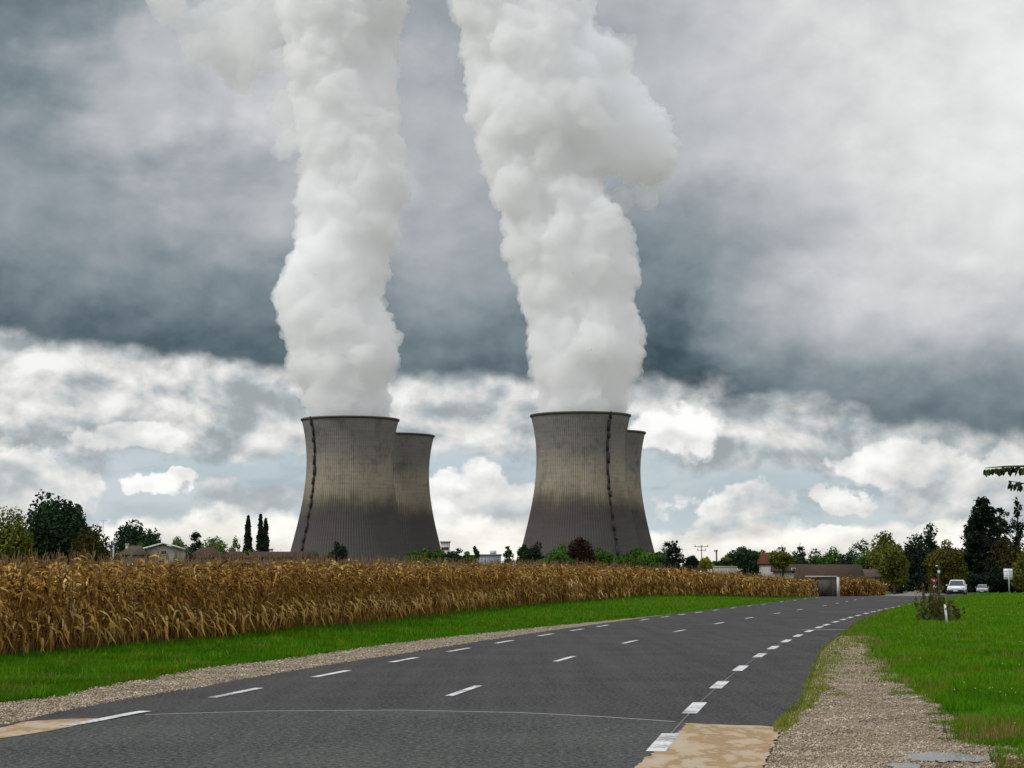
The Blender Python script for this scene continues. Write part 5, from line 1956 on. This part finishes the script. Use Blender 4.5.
# white bollard at the corner of the small maize block
p = gp(873.3, 595.5)
bo = thing('bollard', 'short white bollard in front of the rounded maize block', 'bollard', (p.x, p.y, 0))
MB().tube([(0, 0, 0), (0, 0, 0.58), (0, 0, 0.64)], [0.13, 0.12, 0.07], 10).build('body', paint('cream_bollard', (0.55, 0.53, 0.45), 0.7, var=.15, scale=4), bo)
MB().tube([(0, 0, 0.40), (0, 0, 0.50)], [0.128, 0.126], 10).build('band', paint('dirty_band', (0.30, 0.28, 0.24), 0.7), bo)

# white marker post in the weeds
p = gp(947.0, 625.0)
mp_ = thing('marker_post', 'leaning white marker post in the weeds beside the meadow', 'marker post', (p.x, p.y, 0), 0.2)
mp_.rotation_euler = (0.03, -0.10, 0.2)
MB().prism([(-.034, 0), (.034, 0), (.036, .72), (-.015, .77), (-.034, .72)], 'y', -0.035, 0.035).build('body', M_SIGNW, mp_)
MB().quadbox((0, -.037, .61), (0.06, 0.012, 0.08)).build('reflector', paint('grey_reflector', (0.20, 0.20, 0.21), 0.3), mp_)

# weeds around it: dry brown dock stalks and dark nettles
def weeds(label, px, py, nst, hgt, spread, seed, dry):
    rng = np.random.default_rng(seed)
    p = gp(px, py)
    t = thing('weed_clump', label, 'weeds', (p.x, p.y, 0))
    sb = MB()
    P_, N_ = [], []
    Pd, Nd = [], []
    for i in range(nst):
        x, y = rng.normal(0, spread, 2)
        h = hgt * rng.uniform(0.45, 1.05) * math.exp(-(x / (2.4 * spread)) ** 2)
        lx, ly = rng.normal(0, .13, 2) * h
        sb.tube([(0, 0, 0.01), (x, y, 0.01)], [0.012, 0.010], 4, cap=False)
        sb.tube([(x, y, 0), (x + lx * .4, y + ly * .4, h * .6), (x + lx, y + ly, h)], [0.010, 0.008, 0.004], 4, cap=False)
        m = int(20 * h)
        f = rng.uniform(0.05, 1, m)
        q = np.stack([x + lx * f ** 1.5, y + ly * f ** 1.5, h * f], 1) + rng.normal(0, 0.045, (m, 3))
        if rng.uniform() < dry:
            Pd.append(q[f > .4]); Nd.append(rng.normal(0, 1, (int((f > .4).sum()), 3)))
            P_.append(q[f <= .4]); N_.append(rng.normal(0, 1, (int((f <= .4).sum()), 3)))
        else:
            P_.append(q); N_.append(rng.normal(0, 1, (m, 3)))
    sb.build('stalks', M_DRYSTALK, t).name = 'stem'
    leaf_cards('foliage', np.concatenate(P_), np.concatenate(N_), 0.085, leafy('nettle_leaf', [(0.035, 0.055, 0.010), (0.065, 0.09, 0.018), (0.12, 0.135, 0.035)], .2, .8), t, rng, 0.5)
    leaf_cards('seed_head', np.concatenate(Pd), np.concatenate(Nd), 0.055, leafy('dock_seed', [(0.05, 0.028, 0.012), (0.11, 0.062, 0.027), (0.19, 0.12, 0.06)], .1, .8), t, rng)  # dry dock seed heads, built from small leaf cards
    return t


M_DRYSTALK = leafy('dry_weed_stalk', [(0.09, 0.06, 0.03), (0.15, 0.11, 0.06)], 0, 0.8)
weeds('tall clump of dry reddish brown dock weeds at the meadow edge', 932, 622, 48, 1.75, 0.30, 3, 0.6)
weeds('darker lower weeds around the white marker post', 946, 621, 60, 0.90, 0.38, 4, 0.25)


# ------------------------------------------------------------------ cars
def car(name, label, px, py, Y, rz, paint_m, L=4.1, W=1.74, Ht=1.50, nose=0.9, group=None, z=None, hood=0.92, cat='car'):
    p = at(px, py, Y)
    gz = p.z if z is None else z
    t = thing(name, label, cat, (p.x, Y, gz), rz, group)
    w = W / 2
    # stations from nose (-L/2) to tail: y, sill z, belt z, half width
    st = [(-.50, .42, .60, .78), (-.485, .30, .70, .90), (-.44, .24, hood * .86, .97), (-.36, .22, hood * .95, 1.0), (-.24, .22, hood, 1.0), (0.0, .22, hood + .02, 1.0), (.25, .22, hood + .04, 1.0), (.42, .24, hood + .03, .98), (.485, .32, hood - .02, .93), (.50, .45, .75, .86)]
    v, f = [], []
    for (fy, zs, zb, kw) in st:
        y = fy * L
        for (sx, zz, q) in ((-1, zs, .93), (-1, (zs + zb) / 2, 1.0), (-1, zb - .05, .97), (-1, zb, .88), (0, zb + .02, 0), (1, zb, .88), (1, zb - .05, .97), (1, (zs + zb) / 2, 1.0), (1, zs, .93), (0, zs - .02, 0)):
            v.append((sx * w * kw * q, y, zz))
    n = 10
    for i in range(len(st) - 1):
        for j in range(n):
            a, b = i * n + j, i * n + (j + 1) % n
            f.append([a, b, b + n, a + n])
    f.append(list(range(n))[::-1])
    f.append([(len(st) - 1) * n + j for j in range(n)])
    mk('body', v, f, paint_m, t, True)
    # cabin
    yb = [(-.24, -.10), (.44, .36)]
    zb, zt = hood + .0, Ht
    wb, wt = w * .90, w * .74
    c0, c1, c2, c3 = -.26 * L, -.06 * L, .36 * L, .47 * L
    cv = [(-wb, c0, zb), (wb, c0, zb), (wb, c3, zb), (-wb, c3, zb), (-wt, c1, zt - .06), (wt, c1, zt - .06), (wt, c2, zt - .06), (-wt, c2, zt - .06)]
    cf = [[0, 1, 5, 4], [1, 2, 6, 5], [2, 3, 7, 6], [3, 0, 4, 7], [3, 2, 1, 0]]
    cv += [(-wt * .9, c1 + .12, zt), (wt * .9, c1 + .12, zt), (wt * .9, c2 - .12, zt), (-wt * .9, c2 - .12, zt)]
    cf += [[4, 5, 9, 8], [5, 6, 10, 9], [6, 7, 11, 10], [7, 4, 8, 11], [8, 9, 10, 11]]
    mk('cabin', cv, cf, paint_m, t)
    def panel(nm, a, b, c, d, m, off, inset=0.08):
        a, b, c, d = map(Vector, (a, b, c, d))
        ce = (a + b + c + d) / 4
        nn = (b - a).cross(d - a).normalized()
        pts_ = [q + (ce - q) * inset + nn * off for q in (a, b, c, d)]
        return MB().poly([tuple(q) for q in pts_]).build(nm, m, t)
    mg = paint('car_glass', (0.018, 0.022, 0.026), 0.08, var=.2)
    panel('windscreen', cv[0], cv[1], cv[5], cv[4], mg, 0.012, 0.09)
    panel('rear_window', cv[2], cv[3], cv[7], cv[6], mg, 0.012, 0.14)
    for s, ids in ((1, (1, 2, 6, 5)), (-1, (3, 0, 4, 7))):
        q = [Vector(cv[i]) for i in ids]
        m1, m2 = q[0].lerp(q[1], .5), q[3].lerp(q[2], .5)
        panel('side_window', q[0], m1, m2, q[3], mg, 0.012, 0.12)
        panel('side_window', m1, q[1], q[2], m2, mg, 0.012, 0.12)
    mt = paint('car_tyre', (0.018, 0.018, 0.018), 0.85)
    mr = paint('wheel_rim', (0.35, 0.36, 0.37), 0.35, 0.7)
    for sx in (-1, 1):
        for fy in (-.31, .31):
            wt_ = MB()
            x0, x1 = sx * (w * 1.0 - .20), sx * (w * 1.0 + .012)
            prof = [(x0, .0), (x0, .25), (x0 + sx * .03, .31), (x1 - sx * .03, .31), (x1, .26), (x1, .20)]
            k = 18
            for (xx, r) in prof:
                for j in range(k):
                    a = 2 * math.pi * j / k
                    wt_.v.append((xx, fy * L + max(r, .001) * math.cos(a), .31 + max(r, .001) * math.sin(a)))
            for i in range(len(prof) - 1):
                for j in range(k):
                    wt_.f.append([i * k + j, i * k + (j + 1) % k, (i + 1) * k + (j + 1) % k, (i + 1) * k + j])
            wl = wt_.build('wheel', mt, t, True)
            rb = MB()
            rb.poly([(x1 + sx * .004, fy * L + .2 * math.cos(2 * math.pi * j / k), .31 + .2 * math.sin(2 * math.pi * j / k)) for j in range(k)])
            rb.build('rim', mr, wl)
        hl = MB().quadbox((sx * w * .70, -.478 * L, hood * .76), (w * .40, .10, .17)).build('headlight', paint('headlight_glass', (0.55, 0.57, 0.60), 0.1), t)
        MB().quadbox((sx * (w + .09), -.17 * L, hood + .08), (.16, .10, .13)).build('mirror', paint_m, t)
        MB().quadbox((sx * w * .80, .488 * L, hood * .9), (w * .18, .06, .3)).build('tail_light', paint('red_tail_light', (.35, .02, .02), .3), t)
    MB().quadbox((0, -.492 * L, .60), (w * .95, .06, .13)).build('grille', paint('black_grille', (0.02, 0.02, 0.02), 0.5), t)
    MB().prism([(-w * .86, .24), (w * .86, .24), (w * .94, .40), (w * .84, .55), (-w * .84, .55), (-w * .94, .40)], 'y', -.506 * L, -.47 * L).build('bumper', paint('black_bumper', (0.022, 0.023, 0.026), 0.6), t)
    MB().quadbox((0, -.512 * L, .40), (.50, .015, .11)).build('number_plate', paint('plate_white', (.6, .6, .58), .5), t)
    MB().quadbox((0, -.03 * L, .17), (W * .86, L * .86, .14)).build('underbody', paint('black_bumper', (0.022, 0.023, 0.026), 0.6), t)
    return t


M_CARW = paint('white_car_paint', (0.66, 0.68, 0.71), 0.25, var=.03)
M_CARS = paint('silver_car_paint', (0.30, 0.32, 0.34), 0.3, 0.3, var=.03)
M_CARB = paint('bluish_white_car_paint', (0.55, 0.60, 0.66), 0.25, var=.03)
car('passenger_car', 'white tall car coming toward the junction in front of the largest cedar', 957.2, 594.6, 214, -0.29, M_CARW, 4.2, 1.84, 1.56)
car('passenger_car', 'small silver car following behind the white tall car', 982.5, 594.0, 300, -0.27, M_CARS, 3.8, 1.68, 1.42)
car('passenger_car', 'bluish white parked car on the side road, nearer of the two parked', 910.5, 590.3, 400, -0.95, M_CARB, 4.0, 1.70, 1.42)
car('passenger_car', 'white parked car partly hidden behind the bluish parked one', 917, 589.8, 425, -0.35, M_CARW, 4.0, 1.70, 1.55)


# ------------------------------------------------------------------ the young tree just outside the frame whose twigs reach in
rng = np.random.default_rng(17)
YT = 27.0
bt_ = Vector((9.7, YT, float(H(9.7, YT))))
ot = thing('lime_tree', 'leafy twigs of a young tree reaching in from the right edge over the meadow', 'tree', bt_)
def loc(px, py, dy=0.0):
    q = at(px, py, YT + dy)
    return Vector((q.x - bt_.x, q.y - bt_.y, q.z - bt_.z))
tb = MB()
tb.tube([(0, 0, -.2), (0.05, 0, 1.2), (0.02, 0.05, 2.6), (0.1, 0, 4.6)], [.11, .085, .07, .03], 8)
branches = [[(0.02, 0.05, 2.5), loc(1075, 478), loc(1030, 466, -.1), loc(1004, 466.5, -.1), loc(985, 468, -.1)],
            [(0.02, 0.03, 2.1), loc(1085, 505), loc(1046, 490, .1), loc(1026, 484, .1), loc(1010, 481, .1)],
            [(0.02, 0.03, 1.0), loc(1090, 556), loc(1052, 553, .1), loc(1032, 556, .1), loc(1020, 562, .1)]]
lv, ln_ = [], []
def hang(p, d, size):
    lv.append((p, d, size))
for bi, br in enumerate(branches):
    br = [Vector(q) for q in br]
    tb.tube(br, [.036, .022, .016, .011, .005], 5)
    for i in range(2, len(br)):
        m = (20, 10, 6)[bi] if i > 2 else 16
        for s in range(m):
            f = (s + rng.uniform(0, .8)) / m
            q = br[i - 1].lerp(br[i], min(f, 1))
            hang(q, Vector((rng.normal(0, .35) - .25, rng.normal(0, .5), -1 + rng.normal(0, .45))), rng.uniform(.055, .095) if bi < 2 else rng.uniform(.06, .10))
    for s in range(60):
        f = rng.uniform(0.25, 1)
        q = br[0].lerp(br[1], f)
        hang(q + Vector(rng.normal(0, .05, 3)), Vector((rng.normal(0, .5), rng.normal(0, .5), -1)), rng.uniform(.04, .08))
# the crown outside the picture
for s in range(1400):
    d = Vector(rng.normal(0, 1, 3)).normalized() * (rng.uniform(0.2, 1) ** .4) * 1.25
    q = Vector((0.75, 0.3, 3.6)) + Vector((d.x * .9, d.y * 1.1, d.z * 1.35))
    hang(q, Vector((rng.normal(0, .6), rng.normal(0, .6), -.8)), rng.uniform(.05, .09))
vv, ff = [], []
for (p, d, s) in lv:
    d = d.normalized()
    u = d.cross(Vector(rng.normal(0, 1, 3))).normalized()
    w_ = d.cross(u)
    n0 = len(vv)
    stem = p + d * s * .25
    for (a, b, c) in ((0, 0, 0), (.35, .42, .06), (.8, .40, .02), (1.25, 0, -.10), (.8, -.40, .02), (.35, -.42, .06)):
        vv.append(tuple(stem + d * s * a * 1.1 + u * s * b + w_ * s * c))
    ff.append([n0, n0 + 1, n0 + 2, n0 + 3])
    ff.append([n0, n0 + 3, n0 + 4, n0 + 5])
mk('foliage', vv, ff, leafy('lime_leaf', [(0.012, 0.024, 0.005), (0.022, 0.042, 0.008), (0.042, 0.064, 0.012), (0.085, 0.10, 0.02)], 0.15, 1.2, 0.6), ot)
tb.build('trunk', M_BARK, ot)
